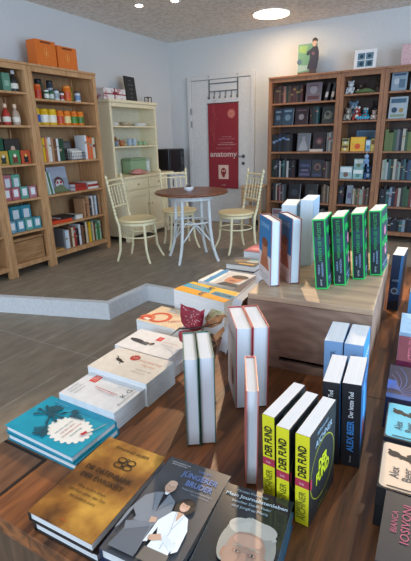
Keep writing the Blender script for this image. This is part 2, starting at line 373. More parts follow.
def face_book(name, x, y, z, wd, ht, th, hexc, M0, art=None, lean=-8., box=False):
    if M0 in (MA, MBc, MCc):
        hexc = shaded_tone(hexc); art = [tuple(shaded_tone(q) if isinstance(q, str) and q.startswith('#') else q for q in a) for a in (art or [])]
    b_ = MB(); cm = mat(hexc, .45)
    if box: b_.box((0, 0, 0), (wd, th, ht), cm, bev=.002)
    else:
        b_.box((0, 0, 0), (wd, .002, ht), cm); b_.box((0, th-.002, 0), (wd, th, ht), cm); b_.box((0, .002, 0), (.002, th-.002, ht), cm); b_.box((.002, .002, .002), (wd-.003, th-.002, ht-.002), PAGES)
    F = T(0, -.0006, 0) @ RX(90)
    for a in (art or []):
        kind = a[0]
        if kind == 'r': b_.poly([(a[1]*wd, a[2]*ht), (a[3]*wd, a[2]*ht), (a[3]*wd, a[4]*ht), (a[1]*wd, a[4]*ht)], mat(a[5], .5), F, (len(b_.mats)*.0001))
        if kind == 'c': b_.disc(a[1]*wd, a[2]*ht, a[3]*wd, mat(a[4], .5), F, len(b_.mats)*.0001, 20)
        if kind == 'p': b_.poly([(u_*wd, v_*ht) for u_, v_ in a[1]], mat(a[2], .5), F, len(b_.mats)*.0001)
        if kind == 't': b_.text(a[1], a[5]*ht, mat(a[4], .5), F @ T(a[2]*wd, a[3]*ht, .0012), fit=(a[6]*wd if len(a) > 6 else None))
    o = b_.build(name); o.matrix_world = M0 @ T(x, y, z+abs(math.sin(R(lean)))*th+.0005) @ RX(lean); return o
ORD = ['leftmost', 'second from left', 'third from left', 'fourth from left', 'fifth from left', 'sixth from left', 'seventh from left', 'eighth from left', 'ninth from left', 'tenth from left', 'eleventh from left', 'twelfth from left', 'thirteenth from left', 'fourteenth from left', 'fifteenth from left', 'sixteenth from left', 'seventeenth from left', 'eighteenth from left', 'nineteenth from left', 'twentieth from left', 'twenty-first from left', 'twenty-second from left', 'twenty-third from left', 'twenty-fourth from left', 'twenty-fifth from left']
def row(M0, x, xend, z, cols, shelf, case, wd=(.018, .032), ht=(.17, .23), dp=.15, yoff=.05, bands=('#a89c80', '#a08850', '#9a9c9e', '#8a3a34'), start=0, leanlast=0., kind='book'):
    i = start; ci = 0
    while x < xend-.012:
        wv = random.uniform(*wd); hv = random.uniform(*ht)
        if x+wv > xend: break
        c = cols[ci % len(cols)]; ci += 1
        bd = None
        if random.random() < .6:
            a = random.uniform(.45, .75); bd = (random.choice(bands), a, a+random.uniform(.03, .13))
        o = spine_book('book', x, yoff+random.uniform(0, .02), z+.0005, wv, dp, hv, NAMED[c], bd, 0, M0)
        tag(o, '%s book, %s on the %s of %s' % (c, ORD[min(i, 24)], shelf, case), 'book', 'books on the %s of %s' % (shelf, case))
        x += wv+.0008; i += 1
    return x, i
MU2 = T(.385, YU2, 0) @ RZ(90); MU1 = T(.385, YU2-.490, 0) @ RZ(90); MU0 = T(.385, YU2-.98, 0) @ RZ(90)
MA = T(XA, YS, 0); MBc = T(XA+.902, YS, 0); MCc = T(XA+1.392, YS, 0)
e = .0005
# --- can bookcase (U2): jars and cans
def jar(M0, x, y, z, r, h_, body, lid, label, cat, band=None, group=None, lidh=.16, name='jar'):
    t = thing(name, label, cat, group=group); t.matrix_world = M0 @ T(x, y, z+e)
    hb = h_*(1-lidh)
    bm_ = MB().lathe([(r*.95, 0), (r, .004), (r, hb*.97), (r*.9, hb)], mat(body, .35), None, 16)
    if band: bm_.lathe([(r+.0006, hb*.2), (r+.0006, hb*.75)], mat(band, .4), None, 16)
    bm_.build('body', t)
    MB().lathe([(r*.92, hb), (r*.94, hb+.003), (r*.94, h_-.003), (r*.85, h_)], mat(lid, .4), None, 16).build('lid', t)
    return t
z5, z4 = 1.668, 1.428
def pack(M0, x, y, z, w_, d_, h_, body, band, label, cat='package', name='tea_package', group=None):
    t = MB(); t.box((0, 0, 0), (w_, d_, h_), mat(body, .45), bev=.003)
    t.box((w_*.15, -.0008, h_*.25), (w_*.85, .0005, h_*.72), mat(band, .45)); t.box((-.0008, d_*.1, h_*.8), (w_+.0008, d_*.9, h_*.86), mat(band, .45))
    o = t.build(name); o.matrix_world = M0 @ T(x, y, z+e); return tag(o, label, cat, group)
jar(MU2, .085, .10, z5, .034, .135, '#e2501c', '#e86a28', 'tall orange can at the left end of the top shelf', 'can', '#c23414', name='can')
jar(MU2, .165, .10, z5, .036, .14, '#e05a1c', '#ea7430', 'orange can second from the left on the top shelf', 'can', '#c73a16', name='can')
jar(MU2, .245, .17, z5, .036, .20, '#1f3a33', '#20262a', 'tall dark green jar at the back of the top shelf', 'jar', '#33564a')
jar(MU2, .252, .075, z5, .026, .09, '#2f6a44', '#e8e8e4', 'small green jar in front of the tall dark green jar', 'jar', '#d8dcd0')
jar(MU2, .315, .075, z5, .026, .09, '#34724a', '#204a34', 'small green jar beside the white jars, top can shelf', 'jar', '#c8d0c4')
jar(MU2, .400, .18, z5, .034, .20, '#3a4450', '#2a2c30', 'tall grey jar at the back behind the white jar', 'jar', '#b8c0c8')
jar(MU2, .385, .08, z5, .030, .11, '#d8dcdc', '#50565a', 'white jar with grey lid between green and small white jar', 'jar', '#9aa4a8')
jar(MU2, .455, .08, z5, .025, .09, '#dfe0dc', '#3a3c40', 'small white jar left of the fat orange can', 'jar', '#a03a30')
jar(MU2, .550, .10, z5, .044, .155, '#e8741c', '#f08a30', 'fat orange can near the right of the top shelf', 'can', '#d8581c', name='can')
jar(MU2, .655, .17, z5, .034, .15, '#7a8a2c', '#6a7a24', 'olive green can behind the white jar, top shelf right', 'can', '#a8b040', name='can')
jar(MU2, .680, .08, z5, .032, .105, '#d5d8da', '#44484c', 'white jar with dark lid at the right end', 'jar', '#6a88a8')
xs = .10
for body, band, lab in (('#e3b822', '#2456a8', 'yellow can with a blue label at the left end of its shelf'), ('#e8b81a', '#f2efe2', 'yellow can with a pale label left of its yellow twin'), ('#eabf24', '#efe7cf', 'yellow can with a pale label beside the orange cans'), ('#e87a1a', '#c8441c', 'orange can right beside the yellow cans'), ('#ea8220', '#f0d890', 'orange can with a cream label between orange cans'), ('#e8781a', '#4e8a34', 'orange can with a green label left of the last one'), ('#e8801e', '#4c7a30', 'orange can with a green label at the right end')):
    r_ = .047 if body[1:3] in ('e3', 'e8', 'ea') and xs < .4 else .043
    jar(MU2, xs, .10, z4, r_, .155 if xs < .4 else .145, body, body, lab, 'can', band, name='can', group='cans in a row on the second shelf'); xs += 2*r_+.010
# third shelf books
CS = 'the can bookcase'
seq = ['yellow', 'gold', 'yellow', 'salmon', 'cream', 'white', 'tan', 'brown', 'white', 'dark green', 'dark green', 'cream']
row(MU2, .048, .40, 1.068, seq, 'third shelf', CS, wd=(.022, .038), ht=(.21, .26))
face_o = face_book('book', .45, .20, 1.0685, .19, .20, .02, '#4a4644', MU2, [('r', .1, .6, .9, .9, '#6a6460'), ('r', .2, .1, .8, .4, '#8a8078')], -8)
tag(face_o, 'dark grey book facing out behind the wire basket on the third shelf', 'book')
# wire basket with cards
t = thing('wire_basket', 'small wire basket of cards on the third can shelf', 'basket'); t.matrix_world = MU2 @ T(.47, .05, 1.0685)
b_ = MB()
for zz in (.004, .04, .075): b_.tube([(0, 0, zz), (.2, 0, zz), (.2, .1, zz), (0, .1, zz)], .003, METAL, None, 6, True)
for k in range(9): b_.tube([(k*.025, 0, .004), (k*.025, 0, .075)], .0018, METAL, None, 5); b_.tube([(k*.025, .1, .004), (k*.025, .1, .075)], .0018, METAL, None, 5); b_.tube([(k*.025, 0, .004), (k*.025, .1, .004)], .0018, METAL, None, 5)
b_.build('wire_frame', t)
for k in range(5):
    o = MB().box((0, 0, 0), (.15, .003, .085+.006*k), mat(['#e8e4da', '#c8b8a0', '#dcdfe2', '#a8a098', '#ece8e0'][k], .6)).build('greeting_card'); o.matrix_world = MU2 @ T(.495, .068+.016*k, 1.078)
    tag(o, 'pale card in the wire basket on the third shelf', 'card', 'cards standing in the wire basket')
row(MU2, .69, .85, 1.068, ['white', 'orange', 'salmon', 'orange', 'cream'], 'third shelf', CS, wd=(.022, .034), ht=(.22, .26), start=13)
# fourth shelf
x = .092
for k, c in enumerate(('mint green', 'white', 'green', 'pale blue')):
    o = spine_book('book', x, .05, .7385, .016, .16, .25-.01*k, NAMED[c], None, -9, MU2); x += .022
    tag(o, '%s slim book leaning at left of the fourth can shelf, %s' % (c, ORD[k]), 'book', 'slim books leaning on the fourth shelf')
o = face_book('picture_book', .195, .12, .7385, .26, .27, .02, '#8a96a8', MU2, [('r', 0, .55, 1, 1, '#a8b0be'), ('c', .5, .36, .26, '#5a3a38'), ('c', .5, .30, .20, '#c8ccd0'), ('c', .42, .38, .06, '#a8342c'), ('c', .60, .38, .06, '#a8342c'), ('p', [(0, 0), (1, 0), (.6, .3), (.2, .2)], '#6a7a58')], -10)
tag(o, 'large grey-blue picture book facing out on the fourth shelf', 'book')
def lying(M0, x, y, z, w_, d_, h_, hexc, label, rz=0., group=None):
    b_ = MB(); cm = mat(hexc, .5); t_ = .002
    b_.box((0, 0, 0), (w_, d_, t_), cm); b_.box((0, 0, h_-t_), (w_, d_, h_), cm); b_.box((0, 0, t_), (w_, t_, h_-t_), cm); b_.box((.003, t_, t_), (w_-.003, d_-.003, h_-t_), PAGES)
    o = b_.build('book'); o.matrix_world = M0 @ T(x, y, z+e) @ RZ(rz); return tag(o, label, 'book', group)
lying(MU2, .47, .05, .738, .18, .22, .035, '#b5302a', 'thick red book lying under another red one, left fourth shelf stack')
lying(MU2, .475, .055, .7745, .17, .21, .035, '#9e2c28', 'red book on top of the left stack, fourth shelf')
lying(MU2, .66, .045, .738, .17, .22, .024, '#e6e6e2', 'white book at the bottom of the right stack, fourth shelf')
lying(MU2, .66, .05, .763, .17, .22, .024, '#a83228', 'red book in the middle of the right stack, fourth shelf')
lying(MU2, .665, .05, .788, .16, .21, .026, '#dcdcd8', 'white book on top of the right stack, fourth shelf')
# fifth shelf
lying(MU2, .06, .04, .425, .30, .22, .03, '#d8441e', 'orange-red book lying flat at left on the fifth shelf')
lying(MU2, .22, .06, .4565, .20, .20, .022, '#1c1c20', 'black book lying on the orange-red one, fifth shelf')
lying(MU2, .43, .05, .425, .10, .2, .045, '#dedcd2', 'thick cream book lying beside the orange-red one, fifth shelf')
row(MU2, .56, .85, .425, ['tan', 'brown', 'tan', 'dark grey', 'white', 'grey', 'pale blue', 'dark grey'], 'fifth shelf', CS, wd=(.024, .045), ht=(.20, .25), start=1)
# bottom shelf
lying(MU2, .065, .05, .122, .15, .13, .022, '#c69a5a', 'tan book lying at the left of the bottom shelf', 4)
row(MU2, .10+.13, .85, .122, ['grey', 'pale blue', 'white', 'brown', 'cream', 'red', 'dark red', 'black', 'white', 'brown', 'black', 'cream', 'tan', 'yellow', 'teal', 'cream', 'brown', 'mint green', 'green', 'mint green'], 'bottom shelf', CS, wd=(.022, .036), ht=(.19, .25), start=1)

# --- narrow bookcase U1: bottles, boxes, candles
CN = 'the narrow gift bookcase'
for (x, yy, c, h_, lab) in ((.08, .10, '#23453c', .165, 'dark green gift bag at the left of the top gift shelf'), (.165, .19, '#1c3a38', .17, 'dark green gift bag behind the light green one'), (.26, .08, '#5f8f74', .16, 'light green gift bag on the top gift shelf')):
    b_ = MB(); b_.box((0, 0, 0), (.085, .07, h_), mat(c, .5), bev=.004); b_.tube([(.02, .03, h_-.01), (.025, .03, h_+.035), (.06, .03, h_+.035), (.065, .03, h_-.01)], .002, mat('#101818'), None, 6)
    b_.box((.02, -.001, h_*.3), (.065, .001, h_*.6), mat('#8fb09c', .5))
    o = b_.build('gift_bag'); o.matrix_world = MU1 @ T(x, yy, 1.7155); tag(o, lab, 'gift bag')
def figurine(M0, x, y, z, body, lab, s_=1., face='#e8c8a8'):
    t = thing('bottle', lab, 'bottle'); t.matrix_world = M0 @ T(x, y, z+e) @ Matrix.Scale(s_, 4)
    MB().lathe([(.034, 0), (.038, .01), (.038, .09), (.030, .12), (.013, .14), (.013, .155)], mat(body, .35), None, 16).build('body', t)
    MB().lathe([(.016, .155), (.018, .16), (.018, .185), (.012, .19)], mat(face, .4), None, 14).build('stopper', t)
    lb = MB(); lb.lathe([(.0385, .03), (.0385, .075)], mat('#e6dccb', .5), None, 16); lb.build('paper_label', t)
    return t
figurine(MU1, .385, .09, 1.715, '#2e2a2a', 'dark bottle with a pale top at the right of the top shelf', 1.0, '#c8c8c4')
figurine(MU1, .24, .08, 1.42, '#b5352a', 'red bottle with a pale stopper on the second gift shelf')
figurine(MU1, .345, .08, 1.42, '#b9a18c', 'beige bottle with a pale stopper beside the red bottle')
figurine(MU1, .13, .08, 1.42, '#7a2620', 'dark red bottle at the left of the second gift shelf')
def gift(M0, x, y, z, w_, d_, h_, c, c2, c3, lab, name='gift_box'):
    b_ = MB(); b_.box((0, 0, 0), (w_, d_, h_), mat(c, .5), bev=.002)
    F = T(0, -.0007, 0) @ RX(90)
    b_.disc(w_*.5, h_*.45, w_*.26, mat(c2, .5), F, 0, 20); b_.disc(w_*.5, h_*.62, w_*.14, mat(c3, .5), F, .0004, 16); b_.poly([(w_*.2, h_*.1), (w_*.8, h_*.1), (w_*.65, h_*.4), (w_*.35, h_*.4)], mat(c2, .5), F, .0002)
    o = b_.build(name); o.matrix_world = M0 @ T(x, y, z+e); return tag(o, lab, 'box')
gx = [.055, .175, .295]
gift(MU1, .075, .06, 1.068, .105, .08, .125, '#c8a03a', '#2c3a30', '#e8e0d0', 'golden picture box on the third gift shelf, lower row left')
gift(MU1, .195, .06, 1.068, .115, .08, .13, '#3f8a52', '#7a3428', '#f0ead8', 'green picture box on the third gift shelf, lower row middle')
gift(MU1, .325, .06, 1.068, .105, .08, .125, '#c8502c', '#1e2420', '#e8b050', 'red picture box on the third gift shelf, lower row right')
gift(MU1, .10, .16, 1.068, .12, .09, .245, '#1f5a40', '#103a2c', '#d8d0c0', 'tall dark green picture box behind the lower row')
gift(MU1, .235, .16, 1.068, .17, .09, .235, '#3c3834', '#a83c2c', '#e0b8a0', 'tall dark picture box behind the red one')
def candlebox(M0, x, y, z, c, lab, w_=.088, h_=.115, group=None):
    b_ = MB(); b_.box((0, 0, 0), (w_, .08, h_), mat(c, .4), bev=.002)
    F = T(0, -.0007, 0) @ RX(90); b_.poly([(w_*.22, h_*.25), (w_*.8, h_*.25), (w_*.8, h_*.85), (w_*.22, h_*.85)], mat('#e9ecef', .5), F)
    o = b_.build('candle_box'); o.matrix_world = M0 @ T(x, y, z+e); return tag(o, lab, 'box', group)
for k, (c, nm) in enumerate((('#b86a6e', 'dusty pink'), ('#b0606a', 'rose'), ('#5c9a8a', 'sea green'), ('#b27880', 'pale rose'))):
    candlebox(MU1, .05+.099*k, .05, .738, c, '%s candle box, fourth gift shelf, lower row, %s' % (nm, ORD[k]), group='candle boxes on the fourth gift shelf')
for k, (c, nm) in enumerate((('#7a8aa0', 'slate blue'), ('#b8707a', 'pink'), ('#6fae98', 'mint'))):
    candlebox(MU1, .05+.1*k, .16, .738, c, '%s tall candle box standing behind the lower row, %s' % (nm, ORD[k]), h_=.23, w_=.094, group='tall candle boxes on the fourth gift shelf')
for k, (c, nm) in enumerate((('#6fa4b8', 'pale blue'), ('#4f93a8', 'blue'), ('#5aa79c', 'turquoise'), ('#4a9aa4', 'teal'))):
    candlebox(MU1, .05+.099*k, .05, .425, c, '%s candle box, fifth gift shelf, lower row, %s' % (nm, ORD[k]), group='candle boxes on the fifth gift shelf')
for k, (c, nm) in enumerate((('#5b8fa8', 'steel blue'), ('#2f8a98', 'deep teal'), ('#3c94a8', 'petrol blue'))):
    candlebox(MU1, .05+.125*k, .16, .425, c, '%s tall candle box standing at the back, fifth gift shelf, %s' % (nm, ORD[k]), h_=.235, w_=.118, group='tall candle boxes on the fifth gift shelf')
# wicker chest on the bottom shelf
t = thing('wooden_chest', 'plain wooden chest on the bottom shelf of the gift bookcase', 'chest'); t.matrix_world = MU1 @ T(.055, .05, .1225)
b_ = MB(); WK = wood('#94683f', '#b58a5c', 'X', .6, 5, 8)
b_.box((0, .0, .0), (.375, .27, .205), WK, bev=.005)
b_.build('body', t); MB().box((-.003, -.003, .212), (.378, .273, .24), WK, bev=.005).build('lid', t)
# --- left edge bookcase U0
row(MU0, .25, .44, .425, ['light blue', 'teal', 'pale blue', 'navy', 'light blue', 'grey'], 'fifth shelf', 'the left-edge bookcase', ht=(.17, .2))
row(MU0, .25, .44, .738, ['blue', 'cream', 'red', 'navy', 'white', 'grey'], 'fourth shelf', 'the left-edge bookcase', ht=(.17, .2))

# --- bookcase A beside the door
CA = 'the bookcase beside the door'
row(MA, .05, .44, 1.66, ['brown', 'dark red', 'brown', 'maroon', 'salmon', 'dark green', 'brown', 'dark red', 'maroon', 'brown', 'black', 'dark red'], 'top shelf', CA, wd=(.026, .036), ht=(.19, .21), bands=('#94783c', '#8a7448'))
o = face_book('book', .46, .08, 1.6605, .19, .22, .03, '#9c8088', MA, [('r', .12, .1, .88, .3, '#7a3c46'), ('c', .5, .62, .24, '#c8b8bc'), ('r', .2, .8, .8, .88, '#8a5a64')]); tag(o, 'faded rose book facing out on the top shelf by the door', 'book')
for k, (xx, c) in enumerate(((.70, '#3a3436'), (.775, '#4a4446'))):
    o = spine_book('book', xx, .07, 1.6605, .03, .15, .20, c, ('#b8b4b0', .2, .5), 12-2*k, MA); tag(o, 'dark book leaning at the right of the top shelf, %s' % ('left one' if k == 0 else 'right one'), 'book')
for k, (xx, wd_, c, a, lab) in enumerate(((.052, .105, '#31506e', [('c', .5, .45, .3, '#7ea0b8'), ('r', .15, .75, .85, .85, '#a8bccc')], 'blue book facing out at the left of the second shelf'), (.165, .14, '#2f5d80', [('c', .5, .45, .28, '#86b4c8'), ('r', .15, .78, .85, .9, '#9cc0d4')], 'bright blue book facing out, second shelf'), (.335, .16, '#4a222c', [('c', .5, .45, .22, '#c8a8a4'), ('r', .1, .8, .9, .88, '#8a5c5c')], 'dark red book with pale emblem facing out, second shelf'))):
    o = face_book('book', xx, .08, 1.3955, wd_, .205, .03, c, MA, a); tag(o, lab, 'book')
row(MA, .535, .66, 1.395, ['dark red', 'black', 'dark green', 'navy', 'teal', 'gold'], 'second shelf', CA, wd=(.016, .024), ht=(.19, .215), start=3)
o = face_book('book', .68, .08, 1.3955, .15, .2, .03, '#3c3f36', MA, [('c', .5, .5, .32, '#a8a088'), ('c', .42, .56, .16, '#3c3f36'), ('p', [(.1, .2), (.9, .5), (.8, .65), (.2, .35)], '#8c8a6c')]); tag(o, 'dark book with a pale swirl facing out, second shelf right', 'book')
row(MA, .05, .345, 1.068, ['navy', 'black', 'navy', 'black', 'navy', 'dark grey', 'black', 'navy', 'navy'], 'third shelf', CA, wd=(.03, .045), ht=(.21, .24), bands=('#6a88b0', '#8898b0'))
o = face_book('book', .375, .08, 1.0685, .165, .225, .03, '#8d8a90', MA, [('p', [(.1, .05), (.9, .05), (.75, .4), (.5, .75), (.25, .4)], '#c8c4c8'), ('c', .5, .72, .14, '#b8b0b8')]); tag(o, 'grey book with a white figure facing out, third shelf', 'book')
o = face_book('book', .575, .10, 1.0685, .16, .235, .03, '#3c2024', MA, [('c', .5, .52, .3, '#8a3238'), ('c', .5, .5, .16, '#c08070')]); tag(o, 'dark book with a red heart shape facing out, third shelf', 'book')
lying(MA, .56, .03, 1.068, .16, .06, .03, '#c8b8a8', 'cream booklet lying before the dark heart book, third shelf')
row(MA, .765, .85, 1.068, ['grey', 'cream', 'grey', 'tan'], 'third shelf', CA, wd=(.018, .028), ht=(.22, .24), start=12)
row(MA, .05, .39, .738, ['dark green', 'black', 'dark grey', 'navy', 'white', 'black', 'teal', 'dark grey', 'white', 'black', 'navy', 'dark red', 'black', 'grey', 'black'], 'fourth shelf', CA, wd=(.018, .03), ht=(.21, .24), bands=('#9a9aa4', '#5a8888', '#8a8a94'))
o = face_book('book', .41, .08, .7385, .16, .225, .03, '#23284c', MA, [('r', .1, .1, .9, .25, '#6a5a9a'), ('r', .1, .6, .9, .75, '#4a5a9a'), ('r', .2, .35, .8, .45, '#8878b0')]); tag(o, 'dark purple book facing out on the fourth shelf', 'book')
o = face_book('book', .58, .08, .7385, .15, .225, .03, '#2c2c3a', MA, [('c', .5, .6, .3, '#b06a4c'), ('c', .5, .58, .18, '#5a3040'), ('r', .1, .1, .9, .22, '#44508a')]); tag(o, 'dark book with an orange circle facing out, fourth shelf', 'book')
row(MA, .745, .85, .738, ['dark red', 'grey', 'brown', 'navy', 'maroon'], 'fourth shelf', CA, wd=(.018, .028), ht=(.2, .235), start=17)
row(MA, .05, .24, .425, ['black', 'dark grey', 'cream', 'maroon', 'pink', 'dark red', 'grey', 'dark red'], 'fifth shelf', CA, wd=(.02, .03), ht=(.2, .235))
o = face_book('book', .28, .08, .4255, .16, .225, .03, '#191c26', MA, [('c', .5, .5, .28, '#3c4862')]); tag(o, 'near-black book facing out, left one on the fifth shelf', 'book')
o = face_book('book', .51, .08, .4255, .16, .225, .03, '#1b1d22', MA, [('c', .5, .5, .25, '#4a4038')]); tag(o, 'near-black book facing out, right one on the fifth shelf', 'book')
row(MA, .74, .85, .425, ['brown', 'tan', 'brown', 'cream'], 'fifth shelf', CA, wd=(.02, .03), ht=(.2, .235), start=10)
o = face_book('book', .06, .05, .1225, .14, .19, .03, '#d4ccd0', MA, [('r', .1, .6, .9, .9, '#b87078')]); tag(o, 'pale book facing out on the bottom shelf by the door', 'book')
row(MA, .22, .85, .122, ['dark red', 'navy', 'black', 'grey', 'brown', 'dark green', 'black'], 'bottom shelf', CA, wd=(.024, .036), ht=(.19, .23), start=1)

# --- narrow bookcase B: stuffed toys, games
def plush(M0, x, y, z, body, belly, lab, s_=1., ears='round', arms=True, rz=0.):
    t = thing('stuffed_toy', lab, 'stuffed toy'); t.matrix_world = M0 @ T(x, y, z+.003) @ RZ(rz) @ Matrix.Scale(s_, 4)
    F_ = mat(body, .95, noise=.2, scale=90); G = mat(belly, .95, noise=.15, scale=90)
    b_ = MB().ball((0, 0, .045), .045, F_, None, 14, (1, .85, 1)); b_.ball((0, -.022, .043), .028, G, None, 10, (1, .8, 1.1)); b_.build('body', t)
    hd = MB().ball((0, -.005, .115), .036, F_, None, 14); hd.ball((0, -.036, .106), .014, G, None, 8)
    for sx in (-1, 1):
        hd.ball((sx*.013, -.035, .122), .005, BLACK, None, 6)
        if ears == 'round': hd.ball((sx*.028, 0, .145), .013, F_, None, 8)
        elif ears == 'eyes': hd.ball((sx*.018, -.012, .15), .018, mat('#eceae4', .5), None, 10); hd.ball((sx*.018, -.028, .152), .007, BLACK, None, 6)
        elif ears == 'long': hd.ball((sx*.018, .0, .165), .013, F_, None, 8, (.8, .6, 2.4))
    hd.build('head', t)
    if arms:
        for sx in (-1, 1):
            MB().tube([(sx*.035, -.005, .075), (sx*.042, -.028, .055), (sx*.036, -.048, .04)], [.012, .012, .011], F_, None, 8).build('arm', t)
            MB().tube([(sx*.022, -.02, .02), (sx*.03, -.05, .016), (sx*.032, -.07, .018)], [.017, .015, .015], F_, None, 8).build('leg', t)
    return t
CB = 'narrow toy bookcase'
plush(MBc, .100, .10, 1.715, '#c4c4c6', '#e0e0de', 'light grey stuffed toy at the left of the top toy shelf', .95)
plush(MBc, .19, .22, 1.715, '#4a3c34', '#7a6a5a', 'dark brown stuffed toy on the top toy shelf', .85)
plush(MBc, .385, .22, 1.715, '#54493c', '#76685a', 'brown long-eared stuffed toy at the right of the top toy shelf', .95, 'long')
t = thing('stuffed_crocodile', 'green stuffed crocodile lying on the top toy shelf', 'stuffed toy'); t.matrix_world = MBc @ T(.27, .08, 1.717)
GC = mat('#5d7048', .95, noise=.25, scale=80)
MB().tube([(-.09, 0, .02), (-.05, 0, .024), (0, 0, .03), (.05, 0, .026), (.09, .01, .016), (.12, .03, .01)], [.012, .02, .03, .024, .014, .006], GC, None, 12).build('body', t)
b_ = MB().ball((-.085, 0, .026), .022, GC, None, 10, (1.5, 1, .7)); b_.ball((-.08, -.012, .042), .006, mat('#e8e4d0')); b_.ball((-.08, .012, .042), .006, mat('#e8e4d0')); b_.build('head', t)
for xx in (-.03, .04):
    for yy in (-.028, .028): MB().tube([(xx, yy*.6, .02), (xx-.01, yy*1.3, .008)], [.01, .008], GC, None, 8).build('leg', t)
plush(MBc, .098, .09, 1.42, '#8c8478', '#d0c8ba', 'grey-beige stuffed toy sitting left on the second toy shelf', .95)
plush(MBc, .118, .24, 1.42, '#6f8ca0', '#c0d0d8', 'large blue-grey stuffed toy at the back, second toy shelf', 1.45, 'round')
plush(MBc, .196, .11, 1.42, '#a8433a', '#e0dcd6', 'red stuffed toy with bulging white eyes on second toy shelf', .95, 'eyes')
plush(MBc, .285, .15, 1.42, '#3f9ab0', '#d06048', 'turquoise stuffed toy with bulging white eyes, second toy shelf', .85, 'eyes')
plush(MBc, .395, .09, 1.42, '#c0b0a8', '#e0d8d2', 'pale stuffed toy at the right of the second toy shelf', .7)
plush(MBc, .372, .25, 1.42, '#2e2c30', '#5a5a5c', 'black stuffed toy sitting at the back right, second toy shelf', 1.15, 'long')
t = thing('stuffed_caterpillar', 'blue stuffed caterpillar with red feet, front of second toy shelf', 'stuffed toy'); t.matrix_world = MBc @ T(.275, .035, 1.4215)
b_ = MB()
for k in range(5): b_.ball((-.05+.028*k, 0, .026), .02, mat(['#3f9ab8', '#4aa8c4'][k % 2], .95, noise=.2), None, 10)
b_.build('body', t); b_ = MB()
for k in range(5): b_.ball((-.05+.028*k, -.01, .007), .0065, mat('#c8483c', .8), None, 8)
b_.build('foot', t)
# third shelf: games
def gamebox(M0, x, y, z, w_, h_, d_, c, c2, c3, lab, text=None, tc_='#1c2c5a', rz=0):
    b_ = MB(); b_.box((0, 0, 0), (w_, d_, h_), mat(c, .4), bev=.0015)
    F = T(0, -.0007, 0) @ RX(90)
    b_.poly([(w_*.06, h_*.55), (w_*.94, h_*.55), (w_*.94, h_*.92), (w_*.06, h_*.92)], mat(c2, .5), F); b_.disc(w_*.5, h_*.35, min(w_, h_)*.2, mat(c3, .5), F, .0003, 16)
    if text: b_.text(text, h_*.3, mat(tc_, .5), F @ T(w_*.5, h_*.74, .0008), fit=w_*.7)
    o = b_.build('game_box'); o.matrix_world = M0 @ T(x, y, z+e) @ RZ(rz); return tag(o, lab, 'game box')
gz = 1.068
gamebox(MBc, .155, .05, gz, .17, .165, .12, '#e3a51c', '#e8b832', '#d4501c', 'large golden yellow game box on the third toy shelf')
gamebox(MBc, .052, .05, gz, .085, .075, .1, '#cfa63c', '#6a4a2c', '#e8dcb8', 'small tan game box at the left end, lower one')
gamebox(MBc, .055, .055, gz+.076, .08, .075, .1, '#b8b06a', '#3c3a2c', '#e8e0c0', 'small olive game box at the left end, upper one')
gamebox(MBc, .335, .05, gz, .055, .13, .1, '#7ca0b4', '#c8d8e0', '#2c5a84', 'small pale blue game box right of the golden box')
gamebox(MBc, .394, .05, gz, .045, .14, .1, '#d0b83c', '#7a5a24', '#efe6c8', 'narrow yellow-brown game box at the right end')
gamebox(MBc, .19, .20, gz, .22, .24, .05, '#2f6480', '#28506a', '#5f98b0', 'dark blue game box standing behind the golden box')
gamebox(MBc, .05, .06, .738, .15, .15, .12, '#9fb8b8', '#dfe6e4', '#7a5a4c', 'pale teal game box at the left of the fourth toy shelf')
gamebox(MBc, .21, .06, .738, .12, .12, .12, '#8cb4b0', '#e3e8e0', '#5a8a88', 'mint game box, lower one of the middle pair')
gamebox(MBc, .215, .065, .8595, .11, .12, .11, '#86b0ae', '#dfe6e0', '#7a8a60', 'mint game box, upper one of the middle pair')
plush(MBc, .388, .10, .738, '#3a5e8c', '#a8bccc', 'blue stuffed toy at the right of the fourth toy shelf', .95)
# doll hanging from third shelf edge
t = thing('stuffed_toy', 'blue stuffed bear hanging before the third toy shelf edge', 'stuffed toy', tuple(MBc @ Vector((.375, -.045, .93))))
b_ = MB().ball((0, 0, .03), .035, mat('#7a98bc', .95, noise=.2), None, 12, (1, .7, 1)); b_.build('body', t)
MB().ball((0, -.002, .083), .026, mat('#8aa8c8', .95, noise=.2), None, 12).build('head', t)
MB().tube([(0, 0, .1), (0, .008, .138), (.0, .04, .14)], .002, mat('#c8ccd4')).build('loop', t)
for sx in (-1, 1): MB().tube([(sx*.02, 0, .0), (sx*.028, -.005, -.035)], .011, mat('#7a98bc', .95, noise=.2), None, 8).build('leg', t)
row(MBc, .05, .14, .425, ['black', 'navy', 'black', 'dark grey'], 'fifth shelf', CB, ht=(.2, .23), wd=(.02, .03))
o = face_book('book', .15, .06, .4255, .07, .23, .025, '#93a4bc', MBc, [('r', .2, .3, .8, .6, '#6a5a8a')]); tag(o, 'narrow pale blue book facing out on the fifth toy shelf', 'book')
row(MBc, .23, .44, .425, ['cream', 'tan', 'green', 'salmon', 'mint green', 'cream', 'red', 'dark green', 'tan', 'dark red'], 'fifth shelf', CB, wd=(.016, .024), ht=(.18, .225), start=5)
row(MBc, .05, .44, .122, ['dark grey', 'brown', 'navy', 'red', 'cream', 'black', 'teal'], 'bottom shelf', CB, ht=(.18, .23))
